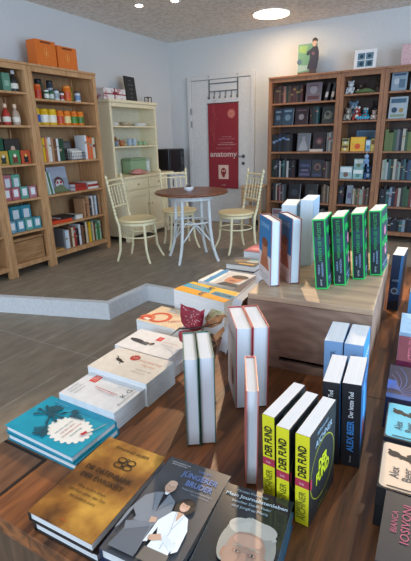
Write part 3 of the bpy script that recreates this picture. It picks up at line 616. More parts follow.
# --- bookcase C
CC = 'the right-edge bookcase'
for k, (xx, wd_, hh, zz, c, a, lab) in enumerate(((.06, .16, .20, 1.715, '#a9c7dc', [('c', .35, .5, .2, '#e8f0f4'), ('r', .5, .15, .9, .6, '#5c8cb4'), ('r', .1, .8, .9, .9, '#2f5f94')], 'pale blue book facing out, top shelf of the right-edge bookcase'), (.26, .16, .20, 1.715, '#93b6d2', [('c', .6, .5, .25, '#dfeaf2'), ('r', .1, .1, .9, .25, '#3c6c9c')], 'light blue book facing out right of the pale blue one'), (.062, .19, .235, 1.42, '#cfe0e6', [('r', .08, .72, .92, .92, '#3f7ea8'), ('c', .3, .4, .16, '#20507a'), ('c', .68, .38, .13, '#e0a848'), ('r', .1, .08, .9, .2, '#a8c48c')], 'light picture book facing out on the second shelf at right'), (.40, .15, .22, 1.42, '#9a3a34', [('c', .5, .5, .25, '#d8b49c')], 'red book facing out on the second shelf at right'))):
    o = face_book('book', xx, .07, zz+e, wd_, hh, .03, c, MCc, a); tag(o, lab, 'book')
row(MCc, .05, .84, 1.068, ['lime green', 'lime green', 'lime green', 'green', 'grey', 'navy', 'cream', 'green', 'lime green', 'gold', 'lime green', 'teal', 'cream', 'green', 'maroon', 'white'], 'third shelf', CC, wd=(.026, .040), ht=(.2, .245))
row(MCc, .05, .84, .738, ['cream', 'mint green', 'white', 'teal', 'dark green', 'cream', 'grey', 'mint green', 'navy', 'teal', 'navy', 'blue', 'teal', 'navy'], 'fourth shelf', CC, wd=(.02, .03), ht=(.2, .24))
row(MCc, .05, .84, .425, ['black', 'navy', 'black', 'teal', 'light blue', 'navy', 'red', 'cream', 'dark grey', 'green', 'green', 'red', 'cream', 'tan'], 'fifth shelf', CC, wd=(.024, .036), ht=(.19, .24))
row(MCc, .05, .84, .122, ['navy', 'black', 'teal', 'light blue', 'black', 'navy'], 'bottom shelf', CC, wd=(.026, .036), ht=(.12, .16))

# things on top of the bookcases
ZT = 1.9725
def paper_bag(y0, y1, h_, lab):
    t = thing('paper_bag', lab, 'paper bag', (.17, y0, ZT)); OR = mat('#e0701c', .55); w_ = y1-y0
    b_ = MB(); b_.box((0, 0, 0), (.13, w_, h_), OR, bev=.003); b_.box((.012, .01, h_-.001), (.118, w_-.01, h_+.001), mat('#a8480e', .7))
    M_ = T(.1305, w_/2, h_*.55) @ RZ(90) @ RX(90)
    b_.ring(0, 0, .03, .004, mat('#f0a050', .5), M_, .0005, 20, ry=.045); b_.poly([(-.012, -.03), (.014, -.02), (0, .035)], mat('#f0a050', .5), M_, .0007)
    b_.build('body', t)
    MB().box((.1305, w_*.25, h_-.028), (.133, w_*.75, h_-.012), mat('#7a3208', .6)).build('handle', t)
    return t
paper_bag(2.205, 2.455, .245, 'bright orange paper bag on the bookcase, the left one')
paper_bag(2.475, 2.74, .225, 'bright orange paper bag on the bookcase, the right one')
# poster standee
t = thing('cardboard_standee', 'green cardboard standee of a dark-coated person on the wide bookcase', 'standee', (2.08, 4.74, ZT))
b_ = MB(); G1 = mat('#5d8a70', .5)
b_.box((0, 0, 0), (.235, .012, .36), G1); F = T(0, -.001, 0) @ RX(90)
b_.poly([(0, .05), (.15, .07), (.15, .12), (0, .13)], mat('#8fa8a0'), F, .0002); b_.disc(.02, .165, .03, mat('#4a6478'), F, .0004); b_.poly([(0, 0), (.16, 0), (.15, .05), (0, .04)], mat('#6b4a3c'), F, .0003); b_.poly([(.01, .28), (.1, .25), (.12, .34), (.02, .34)], mat('#7f9f5c'), F, .0002)
b_.build('backdrop', t)
b_ = MB(); DK = mat('#262a3c', .6)
b_.prism([(.12, .08), (.245, .07), (.262, .18), (.262, .26), (.245, .315), (.20, .33), (.165, .30), (.115, .27), (.11, .235), (.155, .25), (.15, .18)], 0, .006, DK, T(0, -.003, 0) @ RX(90))
b_.prism([(.155, .0), (.235, .0), (.235, .09), (.15, .09)], 0, .005, mat('#3a3034'), T(0, -.003, 0) @ RX(90))
b_.disc(.205, .355, .026, mat('#c8a088'), T(0, -.0105, 0) @ RX(90), 0, 18, ry=.034); b_.prism([(.175, .37), (.18, .405), (.21, .42), (.24, .40), (.243, .365), (.232, .375), (.2, .385)], 0, .007, mat('#2c1f1a'), T(0, -.0035, 0) @ RX(90))
b_.disc(.195, .245, .02, mat('#6c4a58'), T(0, -.0105, 0) @ RX(90), 0, 12)
b_.build('figure', t)
MB().prism([(0, 0), (.1, 0), (0, .2)], 0, .004, G1, T(.12, .012, 0) @ RZ(90) @ RX(90)).build('prop', t)
# picture frame
t = thing('framed_picture', 'white framed picture in four panes on the narrow bookcase', 'picture frame', (2.775, 4.70, ZT+.003)); t.rotation_euler = (R(-7), 0, R(0))
b_ = MB(); Wf = mat('#e6e8ea', .4)
b_.box((0, 0, 0), (.245, .015, .035), Wf); b_.box((0, 0, .185), (.245, .015, .22), Wf); b_.box((0, 0, .035), (.035, .015, .185), Wf); b_.box((.21, 0, .035), (.245, .015, .185), Wf); b_.box((.118, .001, .035), (.127, .014, .185), Wf); b_.box((.035, .001, .106), (.21, .014, .114), Wf); b_.build('frame', t)
b_ = MB(); b_.box((.035, .008, .035), (.21, .013, .185), mat('#5f8292', .3)); F = T(0, .0075, 0) @ RX(90)
for (cx, cy, rr_) in ((.078, .15, .02), (.165, .15, .018), (.08, .07, .022), (.17, .07, .024)): b_.disc(cx, cy, rr_, mat('#1c3a4c', .4), F, 0, 14)
b_.build('picture', t)
MB().box((.11, .03, 0.006), (.135, .034, .12), Wf).build('strut', t)
# pink box
b_ = MB(); b_.box((0, 0, 0), (.25, .14, .22), mottled('#c8a0a4', '#d8b4b6', '#b88088', 40), bev=.003); o = b_.build('gift_box', loc=(3.29, 4.68, ZT)); tag(o, 'pink patterned box on the right-edge bookcase top', 'box')

# ------------------------------------------------------------------ cream hutch
t = thing('hutch_cabinet', 'cream painted kitchen hutch with open shelves and drawers', 'cabinet', (0.016, 3.19, 0))
b_ = MB(); Y1 = .93
b_.box((0.0, 0, .06), (.42, Y1, .80), CREAM, bev=.003); b_.build('body', t)
for yy in (.0, Y1-.05):
    for xx in (.37, .0): MB().box((xx, yy, 0), (xx+.05, yy+.05, .06), CREAM).build('foot', t)
MB().box((-.0, -.02, .801), (.445, Y1+.14, .828), CREAM, bev=.004).build('worktop', t)
for k in range(2):
    y0 = .035+k*.44
    dr = MB().box((.4205, y0, .66), (.438, y0+.415, .78), CREAM, bev=.004).build('drawer', t)
    MB().ball((.447, y0+.21, .722), .014, mat('#b5a57c', .35)).build('knob', dr)
    dm = MB(); dm.box((.4205, y0, .09), (.427, y0+.415, .635), CREAM, bev=.003)
    for a, c in (((.427, y0, .09), (.440, y0+.055, .635)), ((.427, y0+.36, .09), (.440, y0+.415, .635)), ((.427, y0+.055, .09), (.440, y0+.36, .15)), ((.427, y0+.055, .575), (.440, y0+.36, .635))): dm.box(a, c, CREAM, bev=.002)
    dd = dm.build('door', t)
    MB().ball((.450, y0+(.39 if k == 0 else .035), .45), .012, mat('#b5a57c', .35)).build('knob', dd)
UX = .285
for yy in (0, Y1-.035): MB().box((0, yy, .829), (UX, yy+.035, 1.70), CREAM, bev=.003).build('side_panel', t)
MB().box((0, .0352, .829), (.012, Y1-.0352, 1.70), mat('#dcd6bc', .6)).build('back_panel', t)
MB().box((-.0, -.025, 1.7005), (UX+.02, Y1+.025, 1.735), CREAM, bev=.006).build('top', t)
MB().box((UX-.02, .0355, 1.655), (UX, Y1-.0355, 1.70), CREAM).build('top_rail', t)
for zz in (1.19, 1.435): MB().box((.0125, .0355, zz-.018), (UX-.004, Y1-.0355, zz), CREAM, bev=.003).build('shelf', t)
HX, HY = 0.016, 3.19
def plates(y, n_, r, c, lab, z):
    for k in range(n_):
        o = MB().lathe([(r*.6, 0), (r, .012), (r*.98, .014), (r*.58, .004)], mat(c, .25), None, 24).build('plate', loc=(HX+.15, HY+y, z+e+k*.0062+.0003))
        tag(o, lab if n_ == 1 else '%s, %s' % (lab, ['at the bottom', 'second from the bottom', 'in the middle', 'second from the top', 'at the top'][k if n_ == 5 else (k if k < n_-1 else 4)]), 'plate', 'plates stacked in the hutch')
plates(.18, 5, .085, '#dcdad2', 'white plate in the left stack on the upper hutch shelf', 1.435)
plates(.72, 5, .105, '#e2e0d8', 'white plate in the right stack on the upper hutch shelf', 1.435)
def bowl(y, r, h_, c, lab, z, x=.15):
    o = MB().lathe([(r*.5, 0), (r*.85, h_*.4), (r, h_), (r*.94, h_), (r*.78, h_*.42), (r*.3, h_*.12)], mat(c, .3), None, 20).build('bowl', loc=(HX+x, HY+y, z+e)); tag(o, lab, 'bowl')
bowl(.42, .07, .05, '#b9a58c', 'tan bowl between the two plate stacks', 1.435)
def cup(y, c, lab, z, x=.17, r=.034, h_=.07, s='handle'):
    t_ = thing('cup', lab, 'cup', (HX+x, HY+y, z+e))
    MB().lathe([(r*.7, 0), (r*.9, h_*.3), (r, h_), (r*.9, h_), (r*.8, h_*.3), (r*.3, h_*.1)], mat(c, .3), None, 18).build('body', t_)
    MB().tube([(0, -r*.93, h_*.25), (0, -r*1.5, h_*.35), (0, -r*1.55, h_*.65), (0, -r*.97, h_*.8)], .004, mat(c, .3), None, 8).build('handle', t_)
cup(.11, '#c9c4bc', 'pale cup at the left end of the middle hutch shelf', 1.19)
cup(.20, '#7c8a98', 'grey-blue cup second on the middle hutch shelf', 1.19)
cup(.30, '#b4673c', 'orange-brown cup, lower one beside the grey-blue cup', 1.19)
o = thing('teapot', 'brown teapot behind the orange-brown cup on the hutch shelf', 'teapot', (HX+.08, HY+.29, 1.1905))
MB().lathe([(.03, 0), (.048, .03), (.045, .07), (.025, .09)], mat('#8a5434', .3), None, 18).build('body', o); MB().lathe([(.026, .09), (.015, .105), (.006, .12)], mat('#a87850', .3), None, 14).build('lid', o); MB().tube([(0, .04, .04), (0, .075, .06), (0, .085, .085)], [.01, .008, .006], mat('#8a5434', .3)).build('spout', o)
cup(.46, '#9fb6c4', 'light blue cup left of its twin on the middle shelf', 1.19, h_=.09)
cup(.56, '#a9bcc8', 'light blue cup right of its twin on the middle shelf', 1.19, h_=.09)
cup(.68, '#8fb08a', 'green cup left of its twin, right end of the shelf', 1.19, h_=.055)
cup(.79, '#97b48e', 'green cup at the right end of the middle shelf', 1.19, h_=.055)
# worktop: green tin, pink dish, glass jar
t = thing('bread_box', 'pale green tin box at the back of the hutch worktop', 'tin box', (HX+.05, HY+.42, .829))
MB().box((0, 0, 0), (.15, .34, .17), mat('#8fae88', .4), bev=.008).build('body', t); MB().box((-.002, -.003, .171), (.152, .343, .2), mat('#7d9c78', .4), bev=.006).build('lid', t)
t = MB(); t.lathe([(.04, 0), (.075, .012), (.115, .035), (.11, .04), (.07, .02), (.02, .01)], mat('#d79a90', .45), Matrix.Scale(1.4, 4, (0, 1, 0)), 28); t.ball((0, -.02, .045), .05, mat('#cf8d86', .8, noise=.2), None, 14, (1, 1.8, .5)); o = t.build('serving_dish', loc=(HX+.31, HY+.44, .829)); tag(o, 'pink oval dish with folded cloth on the hutch worktop', 'dish')
jar(T(HX+.18, HY+.80, .829), 0, 0, 0, .04, .18, '#c4ccc8', '#9aa49c', 'tall pale glass jar at the right of the hutch worktop', 'jar')
# top of hutch
ZH = 1.736
t = thing('gift_box', 'white gift box with red flowers and ribbon on the cream hutch', 'gift box', (HX+.02, HY-.03, ZH))
GM = mottled('#dcd6d2', '#e6e2de', '#a84a58', 14)
MB().box((0, 0, 0), (.22, .40, .125), GM, bev=.003).build('body', t)
RB = mat('#8f2438', .4)
b_ = MB(); b_.box((-.001, .185, -.0), (.2215, .205, .1265), RB); b_.box((.2205, -.001, .055), (.2225, .401, .068), RB)
b_.ball((.228, .18, .075), .018, RB, None, 10, (.4, 1.4, .8)); b_.ball((.228, .215, .075), .018, RB, None, 10, (.4, 1.4, .8)); b_.build('ribbon', t)
t = thing('letter_board', 'black letter board leaning on top of the cream hutch', 'sign', (HX+.20, HY+.43, ZH)); t.rotation_euler = (0, R(-6), R(6))
b_ = MB(); b_.box((0, 0, 0), (.014, .24, .30), mat('#141416', .5), bev=.002)
MT = T(.0146, .12, 0) @ RZ(90) @ RX(90)
for k, s_ in enumerate(('Wir', 'wollen das', 'nicht die', 'Tage', 'lesen')):
    b_.text(s_, .026, mat('#8d8f92', .6), MT @ T(0, .25-.05*k, .0003))
b_.build('board', t)
t = thing('candle', 'small square lantern candle at the right of the hutch top', 'candle', (HX+.17, HY+.84, ZH))
b_ = MB(); b_.box((0, 0, 0), (.07, .075, .006), mat('#3e3a34')); b_.box((0, 0, .068), (.07, .075, .075), mat('#3e3a34'))
for xx in (0, .062):
    for yy in (0, .067): b_.box((xx, yy, .006), (xx+.008, yy+.008, .068), mat('#3e3a34'))
b_.build('frame', t); MB().lathe([(.022, .0065), (.022, .05)], mat('#e6dccb', .6), T(.035, .037, 0), 16).build('wax', t)

# side cupboard and microwave
t = thing('side_cupboard', 'plain white low cupboard under the black microwave', 'cupboard', (0.016, 4.275, 0))
MB().box((0, 0, .05), (.36, .42, .76), mat('#cfd2d4', .5), bev=.003).build('body', t); MB().box((0.0, -.0, .7605), (.38, .43, .782), mat('#d6d8da', .5), bev=.003).build('top', t); MB().box((.02, .02, 0), (.33, .40, .05), BB).build('plinth', t)
dd = MB().box((.3605, .01, .06), (.372, .41, .75), mat('#cfd2d4', .5), bev=.002).build('door', t); MB().box((.3725, .05, .6), (.382, .065, .7), METAL).build('handle', dd)
t = thing('microwave_oven', 'black microwave oven beside the cream hutch', 'microwave', (0.04, 4.285, .7825))
GL = mat('#0c0c10', .3, noise=.02)
MB().box((0, 0, .012), (.33, .40, .345), mat('#17171b', .3), bev=.012).build('body', t)
dd = MB().box((.3305, .012, .03), (.345, .285, .33), GL, bev=.006).build('door', t); MB().tube([(.35, .27, .06), (.362, .27, .08), (.362, .27, .26), (.35, .27, .28)], .006, mat('#2b2b30', .3)).build('handle', dd)
b_ = MB(); b_.box((.3305, .29, .03), (.341, .39, .33), mat('#1c1c22', .25)); b_.box((.3412, .30, .27), (.342, .38, .30), mat('#2c3c44', .2))
for k in range(4):
    for j in range(3): b_.box((.3412, .302+.027*j, .20-.025*k), (.3422, .320+.027*j, .213-.025*k), mat('#55575c', .4))
b_.build('control_panel', t)
for xx in (.03, .28):
    for yy in (.04, .36): MB().lathe([(.015, 0), (.015, .012)], BLACK, T(xx, yy, 0), 10).build('foot', t)

# ------------------------------------------------------------------ coat hook rack and banner
t = thing('hook_rack', 'grey metal over-door hook rack above the red banner', 'coat rack', (.70, YB-.045, 1.80))
b_ = MB()
for xx in (0, .46): b_.box((xx, .0, 0), (xx+.014, .006, .30), METAL); b_.box((xx, -.018, .295), (xx+.014, .0, .303), METAL)
b_.box((.014, 0, .20), (.46, .006, .212), METAL); b_.box((.014, 0, .095), (.46, .006, .107), METAL); b_.build('frame', t)
for k in range(6):
    xx = .007+k*.092
    MB().tube([(xx, -.004, .10), (xx, -.006, .03), (xx, -.015, .008), (xx, -.034, .008), (xx, -.042, .03)], .005, METAL, None, 8).build('hook', t)
t = thing('banner', 'dark red banner lettered anatomy hanging on the white door', 'banner', (.685, YB-.055, .53))
b_ = MB(); RD = mat('#8a1f2b', .6); b_.box((0, 0, 0), (.495, .006, 1.20), RD); F = T(0, -.0008, 0) @ RX(90)
PK = mat('#c08a86', .6); WT = mat('#d0b2aa', .6)
b_.text('anatomy', .115, WT, F @ T(.25, .50, .0006), fit=.45, bold=.02)
b_.text('AUTUMN STORIES', .02, PK, F @ T(.25, .585, .0006), fit=.25)
for k, (s_, wd_) in enumerate((('LITERATUR ERLEBEN', .16), ('lesungen und musik', .26))): b_.text(s_, .022, PK, F @ T(.31, .745-.028*k, .0006), fit=wd_)
for k, (s_, wd_) in enumerate((('im buchladen', .2), ('PROGRAMM HERBST', .3))): b_.text(s_, .022, WT, F @ T(.31, .665-.028*k, .0006), fit=wd_)
b_.disc(.385, 1.06, .062, mat('#c87a6c', .6), F, .0003, 28); b_.ring(.385, 1.06, .055, .006, RD, F, .0006, 28); b_.text('A+', .05, RD, F @ T(.385, 1.06, .0008))
b_.poly([(.165, .14), (.335, .14), (.335, .345), (.165, .345)], mat('#dcb8a8', .6), F, .0003)
hs = mat('#8a2a2c', .6); b_.disc(.25, .245, .045, hs, F, .0006, 24, ry=.06); b_.poly([(.21, .23), (.29, .23), (.265, .165), (.235, .165)], hs, F, .0007); b_.disc(.235, .26, .012, mat('#dcb8a8'), F, .0009, 12); b_.disc(.265, .26, .012, mat('#dcb8a8'), F, .0009, 12)
b_.text('LORE', .03, WT, F @ T(.25, .05, .0006))
for k in range(7):
    pts = [(.06+.02*math.sin(k*1.3+j*.8)+.012*j, .62+.075*k+.03*j+.01*math.cos(j+k)) for j in range(7)]
    for j in range(6):
        a, c = pts[j], pts[j+1]; b_.poly([(a[0]-.003, a[1]), (a[0]+.003, a[1]), (c[0]+.003, c[1]), (c[0]-.003, c[1])], mat('#a84a4a', .6), F, .0004)
b_.build('cloth', t)
MB().tube([(-.008, .002, 1.208), (.503, .002, 1.208)], .007, mat('#5a1a20', .5)).build('rod', t)

# ------------------------------------------------------------------ cafe furniture
t = thing('cafe_table', 'round cafe table with dark wood top and white bentwood legs', 'table', (1.60, 2.88, 0))
MB().lathe([(.375, .715), (.385, .72), (.385, .738), (.378, .743)], CAFE, None, 48).build('tabletop', t)
MB().lathe([(.24, .66), (.24, .7145)], LEGW, None, 32, False).build('apron', t)
for k in range(4):
    a = R(-88+90*k); c, s_ = math.cos(a), math.sin(a)
    MB().tube([(.20*c, .20*s_, .70), (.205*c, .205*s_, .55), (.215*c, .215*s_, .36), (.24*c, .24*s_, .18), (.285*c, .285*s_, .05), (.31*c, .31*s_, 0.001)], [.019, .018, .018, .017, .016, .016], LEGW, None, 10).build('leg', t)
    a2 = a+PI/2; pts = []
    for j in range(13):
        f = j/12; aa = a+(PI/2)*f; rr_ = .215-.09*math.sin(PI*f); pts.append((rr_*math.cos(aa), rr_*math.sin(aa), .22+.17*math.sin(PI*f)))
    MB().tube(pts, .009, LEGW, None, 8).build('brace', t)
MB().tube([(.19*math.cos(2*PI*i/28), .19*math.sin(2*PI*i/28), .42) for i in range(28)], .01, LEGW, None, 8, True).build('ring_stretcher', t)
t = thing('sugar_bowl', 'small white bowl of dark packets on the cafe table', 'bowl', (1.60, 2.83, .7435))
MB().lathe([(.03, 0), (.05, .02), (.052, .04), (.047, .045), (.04, .04), (.02, .012)], mat('#e4e6e8', .25), None, 20).build('body', t)
b_ = MB()
for k in range(5): b_.box((-.02+.008*k, -.015, .02), (-.015+.008*k, .015, .065+.004*(k % 2)), mat(['#6a4a34', '#8a8f94', '#5a3a2a', '#a08870', '#4a4440'][k], .6))
b_.build('sachet', t)

def make_chair():
    """local: front = +X, back posts at x=-.17"""
    t = thing('cafe_chair', 'x', 'chair')
    MB().lathe([(.175, .425), (.203, .43), (.21, .44), (.21, .452), (.205, .457), (.195, .459), (.188, .456)], SEATM, None, 40).build('seat', t)
    MB().lathe([(.185, .395), (.19, .40), (.19, .4245)], CHAIR, None, 32, False).build('seat_ring', t)
    for s_ in (-1, 1):
        MB().tube([(.125, s_*.125, .42), (.135, s_*.135, .28), (.145, s_*.145, .14), (.175, s_*.168, .05), (.20, s_*.185, 0.001)], [.016, .0155, .014, .013, .013], CHAIR, None, 10).build('leg', t)
        # back leg runs up as turned post
        lg = MB(); lg.tube([(-.20, s_*.165, 0.001), (-.165, s_*.15, .12), (-.155, s_*.145, .28), (-.16, s_*.145, .40), (-.185, s_*.15, .48)], [.013, .014, .015, .016, .016], CHAIR, None, 10); lg.build('leg', t)
        pb = MB(); P0 = Vector((-.185, s_*.15, .48)); P1 = Vector((-.252, s_*.163, .878)); pts = []; rs = []
        for j in range(45):
            f = j/44; pts.append(P0.lerp(P1, f)); rs.append(.0125+.0045*math.cos(f*2*PI*11))
        pb.tube(pts, rs, CHAIR, None, 10)
        dr = (P1-P0).normalized(); pb.tube([P1, P1+dr*.008, P1+dr*.018, P1+dr*.032, P1+dr*.045], [.008, .014, .016, .011, .002], CHAIR, None, 10); pb.build('back_post', t)
    def bar(z, x, r, nm):
        pts = [(x-.015*math.sin(PI*j/10), -.158+.316*j/10, z) for j in range(11)]
        MB().tube(pts, r, CHAIR, None, 8).build(nm, t)
    bar(.860, -.250, .012, 'top_rail'); bar(.812, -.242, .008, 'top_rail'); bar(.585, -.203, .011, 'lower_rail')
    for k in range(4):
        y = -.09+.06*k; pts = []; rs = []
        for j in range(25):
            f = j/24; pts.append((-.210-.038*f, y, .59+.22*f)); rs.append(.0065+.0025*math.cos(f*2*PI*6))
        MB().tube(pts, rs, CHAIR, None, 8).build('spindle', t)
    MB().tube([(.0+.185*math.cos(2*PI*i/28), .185*math.sin(2*PI*i/28), .27) for i in range(28)], .0085, CHAIR, None, 8, True).build('ring_stretcher', t)
    return t
ch = make_chair()
for i, (x, y, rz, lab) in enumerate(((1.055, 2.64, 12, 'cream bentwood cafe chair in front of the hutch, left of the round table'), (1.14, 3.33, -43, 'cream bentwood cafe chair standing behind the round table'), (1.86, 3.42, 235, 'cream bentwood cafe chair at right of the round table'))):
    o = ch if i == 0 else copy_tree(ch); o.location = (x, y, 0); o.rotation_euler = (0, 0, R(rz)); o['label'] = lab; o['group'] = 'cafe chairs around the round table'
# light wooden stand by the bookcase
t = thing('wooden_stool', 'small light wooden slatted stand beside the wide bookcase', 'stool', (1.43, 4.47, 0))
for xx in (0, .26):
    for yy in (0, .26): MB().box((xx, yy, 0), (xx+.03, yy+.03, .60), LIGHTW, bev=.003).build('leg', t)
MB().box((-.01, -.01, .6005), (.30, .30, .622), LIGHTW, bev=.003).build('seat', t)
for zz in (.30, .42, .52): MB().box((.03, .004, zz), (.26, .018, zz+.06), LIGHTW).build('slat', t); 
MB().box((.03, .27, .2), (.26, .284, .26), LIGHTW).build('slat', t)

# ------------------------------------------------------------------ display table
TZ = .5
t = thing('display_table', 'long brown wooden display table covered with books', 'table', (0, 0, 0))
b_ = MB()
b_.box((3.06, -.645, TZ-.045), (4.62, .19, TZ), TABLE, bev=.002); b_.box((2.96, .1905, TZ-.045), (4.62, 1.72, TZ), TABLE, bev=.002)
tt = b_.build('tabletop', t)
b_ = MB(); b_.box((3.08, -.615, FL+.001), (4.60, .17, TZ-.046), TABLEX); b_.box((2.98, .1705, FL+.001), (4.60, 1.70, TZ-.046), TABLEX); b_.build('base', t)
# dark gap round a board let into the corner
b_ = MB(); DG = mat('#1c120c', .8); b_.box((3.063, -.483, TZ+.0001), (3.223, -.475, TZ+.0012), DG); b_.box((3.215, -.642, TZ+.0001), (3.223, -.483, TZ+.0012), DG); b_.build('groove', t)
MB().box((3.0632, -.6425, TZ+.0001), (3.2145, -.4835, TZ+.002), PANELW).build('inlaid_board', t)

# wooden box on the table
BX0, BX1, BY0, BY1, BZ = 3.462, 3.852, .235, .93, .762
t = thing('wooden_crate', 'pale wooden block box on the table carrying upright books', 'wooden box', (BX0, BY0-.02, TZ+e), 4)
Wd = .40; Dp = BY1-BY0; Hh = BZ-TZ-e
b_ = MB()
sz0, sz1, sx0, sx1 = .028, .046, .115, .30
b_.box((0, 0, 0), (Wd, .02, sz0), BOXW); b_.box((0, 0, sz1), (Wd, .02, Hh-.0205), BOXW); b_.box((0, 0, sz0), (sx0, .02, sz1), BOXW); b_.box((sx1, 0, sz0), (Wd, .02, sz1), BOXW)
b_.build('front_panel', t)
MB().box((0, 0, Hh-.02), (Wd, Dp, Hh), BOXT, bev=.0025).build('top', t)
for x0 in (0, Wd-.02): MB().box((x0, .0203, 0), (x0+.02, Dp-.0203, Hh-.0203), BOXW).build('side_panel', t)
MB().box((0, Dp-.02, 0), (Wd, Dp, Hh-.0203), BOXW).build('back_panel', t)
MB().box((.021, .021, .001), (Wd-.021, Dp-.021, .012), mat('#2a211b', .8)).build('bottom', t)

# ------------------------------------------------------------------ flat-lying books with cover art
def P2(o_, pts, hexc, z=.0004, rough=.5): o_.poly(pts, mat(hexc, rough, noise=.02), None, z*1.4+len(o_.f)*4e-6)
def flat_book(label, cx, cy, z, w_, d_, t_, cover, art=None, rz=0., hard=True, spine='L', pages='#e9ecee', tilt=None, name='hardcover_book', back=None, group=None, rough=.4, coat=0.):
    """lying book: w_ along local X, d_ along local Y; spine side L/R/B/F"""
    t = thing(name, label, 'book', (cx, cy, z+e), rz, group)
    ct = .0025 if hard else .0008; ov = .004 if hard else .0003
    cm = cover if not isinstance(cover, str) else mat(cover, rough, coat=coat); bm_ = cm if back is None else mat(back, rough)
    b_ = MB(); hx, hy = w_/2, d_/2
    b_.box((-hx, -hy, t_-ct), (hx, hy, t_), cm, bev=.0006 if hard else 0); b_.box((-hx, -hy, 0), (hx, hy, ct), bm_)
    sp = {'L': ((-hx-.001, -hy, 0), (-hx+ct, hy, t_-.0003)), 'R': ((hx-ct, -hy, 0), (hx+.001, hy, t_-.0003)), 'B': ((-hx, hy-ct, 0), (hx, hy+.001, t_-.0003)), 'F': ((-hx, -hy-.001, 0), (hx, -hy+ct, t_-.0003))}[spine]
    b_.box(sp[0], sp[1], bm_)
    if art:
        a = MB(); art(a, w_, d_)
        k = len(b_.v)
        for mi_, f in zip(a.mi, a.f): b_.f.append(tuple(k+j for j in f)); b_.mi.append(b_.m(a.mats[mi_])); b_.sm.append(False)
        b_.v += [(v[0], v[1], v[2]+t_+.0002) for v in a.v]
    b_.build('cover', t)
    x0, x1, y0, y1 = -hx+ov, hx-ov, -hy+ov, hy-ov
    if spine == 'L': x0 = -hx+ct
    if spine == 'R': x1 = hx-ct
    if spine == 'B': y1 = hy-ct
    if spine == 'F': y0 = -hy+ct
    MB().box((x0, y0, ct), (x1, y1, t_-ct), PG).build('pages', t)
    if tilt: t.rotation_euler = (R(tilt[0]), R(tilt[1]), R(rz))
    return t
def pages_flat():
    m = bpy.data.materials.new('paper_pages_flat'); m.use_nodes = True; nt = m.node_tree; N = nt.nodes.new; L = nt.links.new
    bs = nt.nodes['Principled BSDF']; bs.inputs['Roughness'].default_value = .85
    tc = N('ShaderNodeTexCoord'); mp = N('ShaderNodeMapping'); mp.inputs['Scale'].default_value = (2, 2, 700); L(tc.outputs['Object'], mp.inputs[0])
    n = N('ShaderNodeTexNoise'); n.inputs['Scale'].default_value = 1; L(mp.outputs[0], n.inputs['Vector'])
    rp = N('ShaderNodeValToRGB'); c = lin('#e6e8e8'); rp.color_ramp.elements[0].color = tuple(v*.8 for v in c[:3])+(1,); rp.color_ramp.elements[1].color = c; rp.color_ramp.elements[0].position = .35; rp.color_ramp.elements[1].position = .6
    L(n.outputs['Fac'], rp.inputs['Fac']); L(rp.outputs[0], bs.inputs['Base Color']); return m
PG = pages_flat()
def ring_(a, cx, cy, r, wd_, m_, M_=None, z=.0005, n=40, ry=None, a0=0, a1=360): a.ring(cx, cy, r, wd_, m_, M_, z*1.4+min(len(a.f), 150)*4e-6, n, ry, a0, a1)
def blob(a, cx, cy, rx, ry, hexc, z=.0004, n=22, rot=0.):
    c, s_ = math.cos(R(rot)), math.sin(R(rot)); P2(a, [(cx+rx*math.cos(2*PI*i/n)*c-ry*math.sin(2*PI*i/n)*s_, cy+rx*math.cos(2*PI*i/n)*s_+ry*math.sin(2*PI*i/n)*c) for i in range(n)], hexc, z)
def stroke(a, pts, wd_, hexc, z=.0005):
    for i in range(len(pts)-1):
        (x0, y0), (x1, y1) = pts[i], pts[i+1]; dx, dy = x1-x0, y1-y0; l = math.hypot(dx, dy) or 1; nx, ny = -dy/l*wd_/2, dx/l*wd_/2
        P2(a, [(x0+nx, y0+ny), (x0-nx, y0-ny), (x1-nx, y1-ny), (x1+nx, y1+ny)], hexc, z)
def tx(a, s_, size, hexc, x, y, rz=0., fit=None, z=.0008, bold=0., align='CENTER'): a.text(s_, size, mat(hexc, .5, noise=.01), T(x, y, z*1.4+min(len(a.f), 150)*4e-6) @ RZ(rz), align, fit, bold)

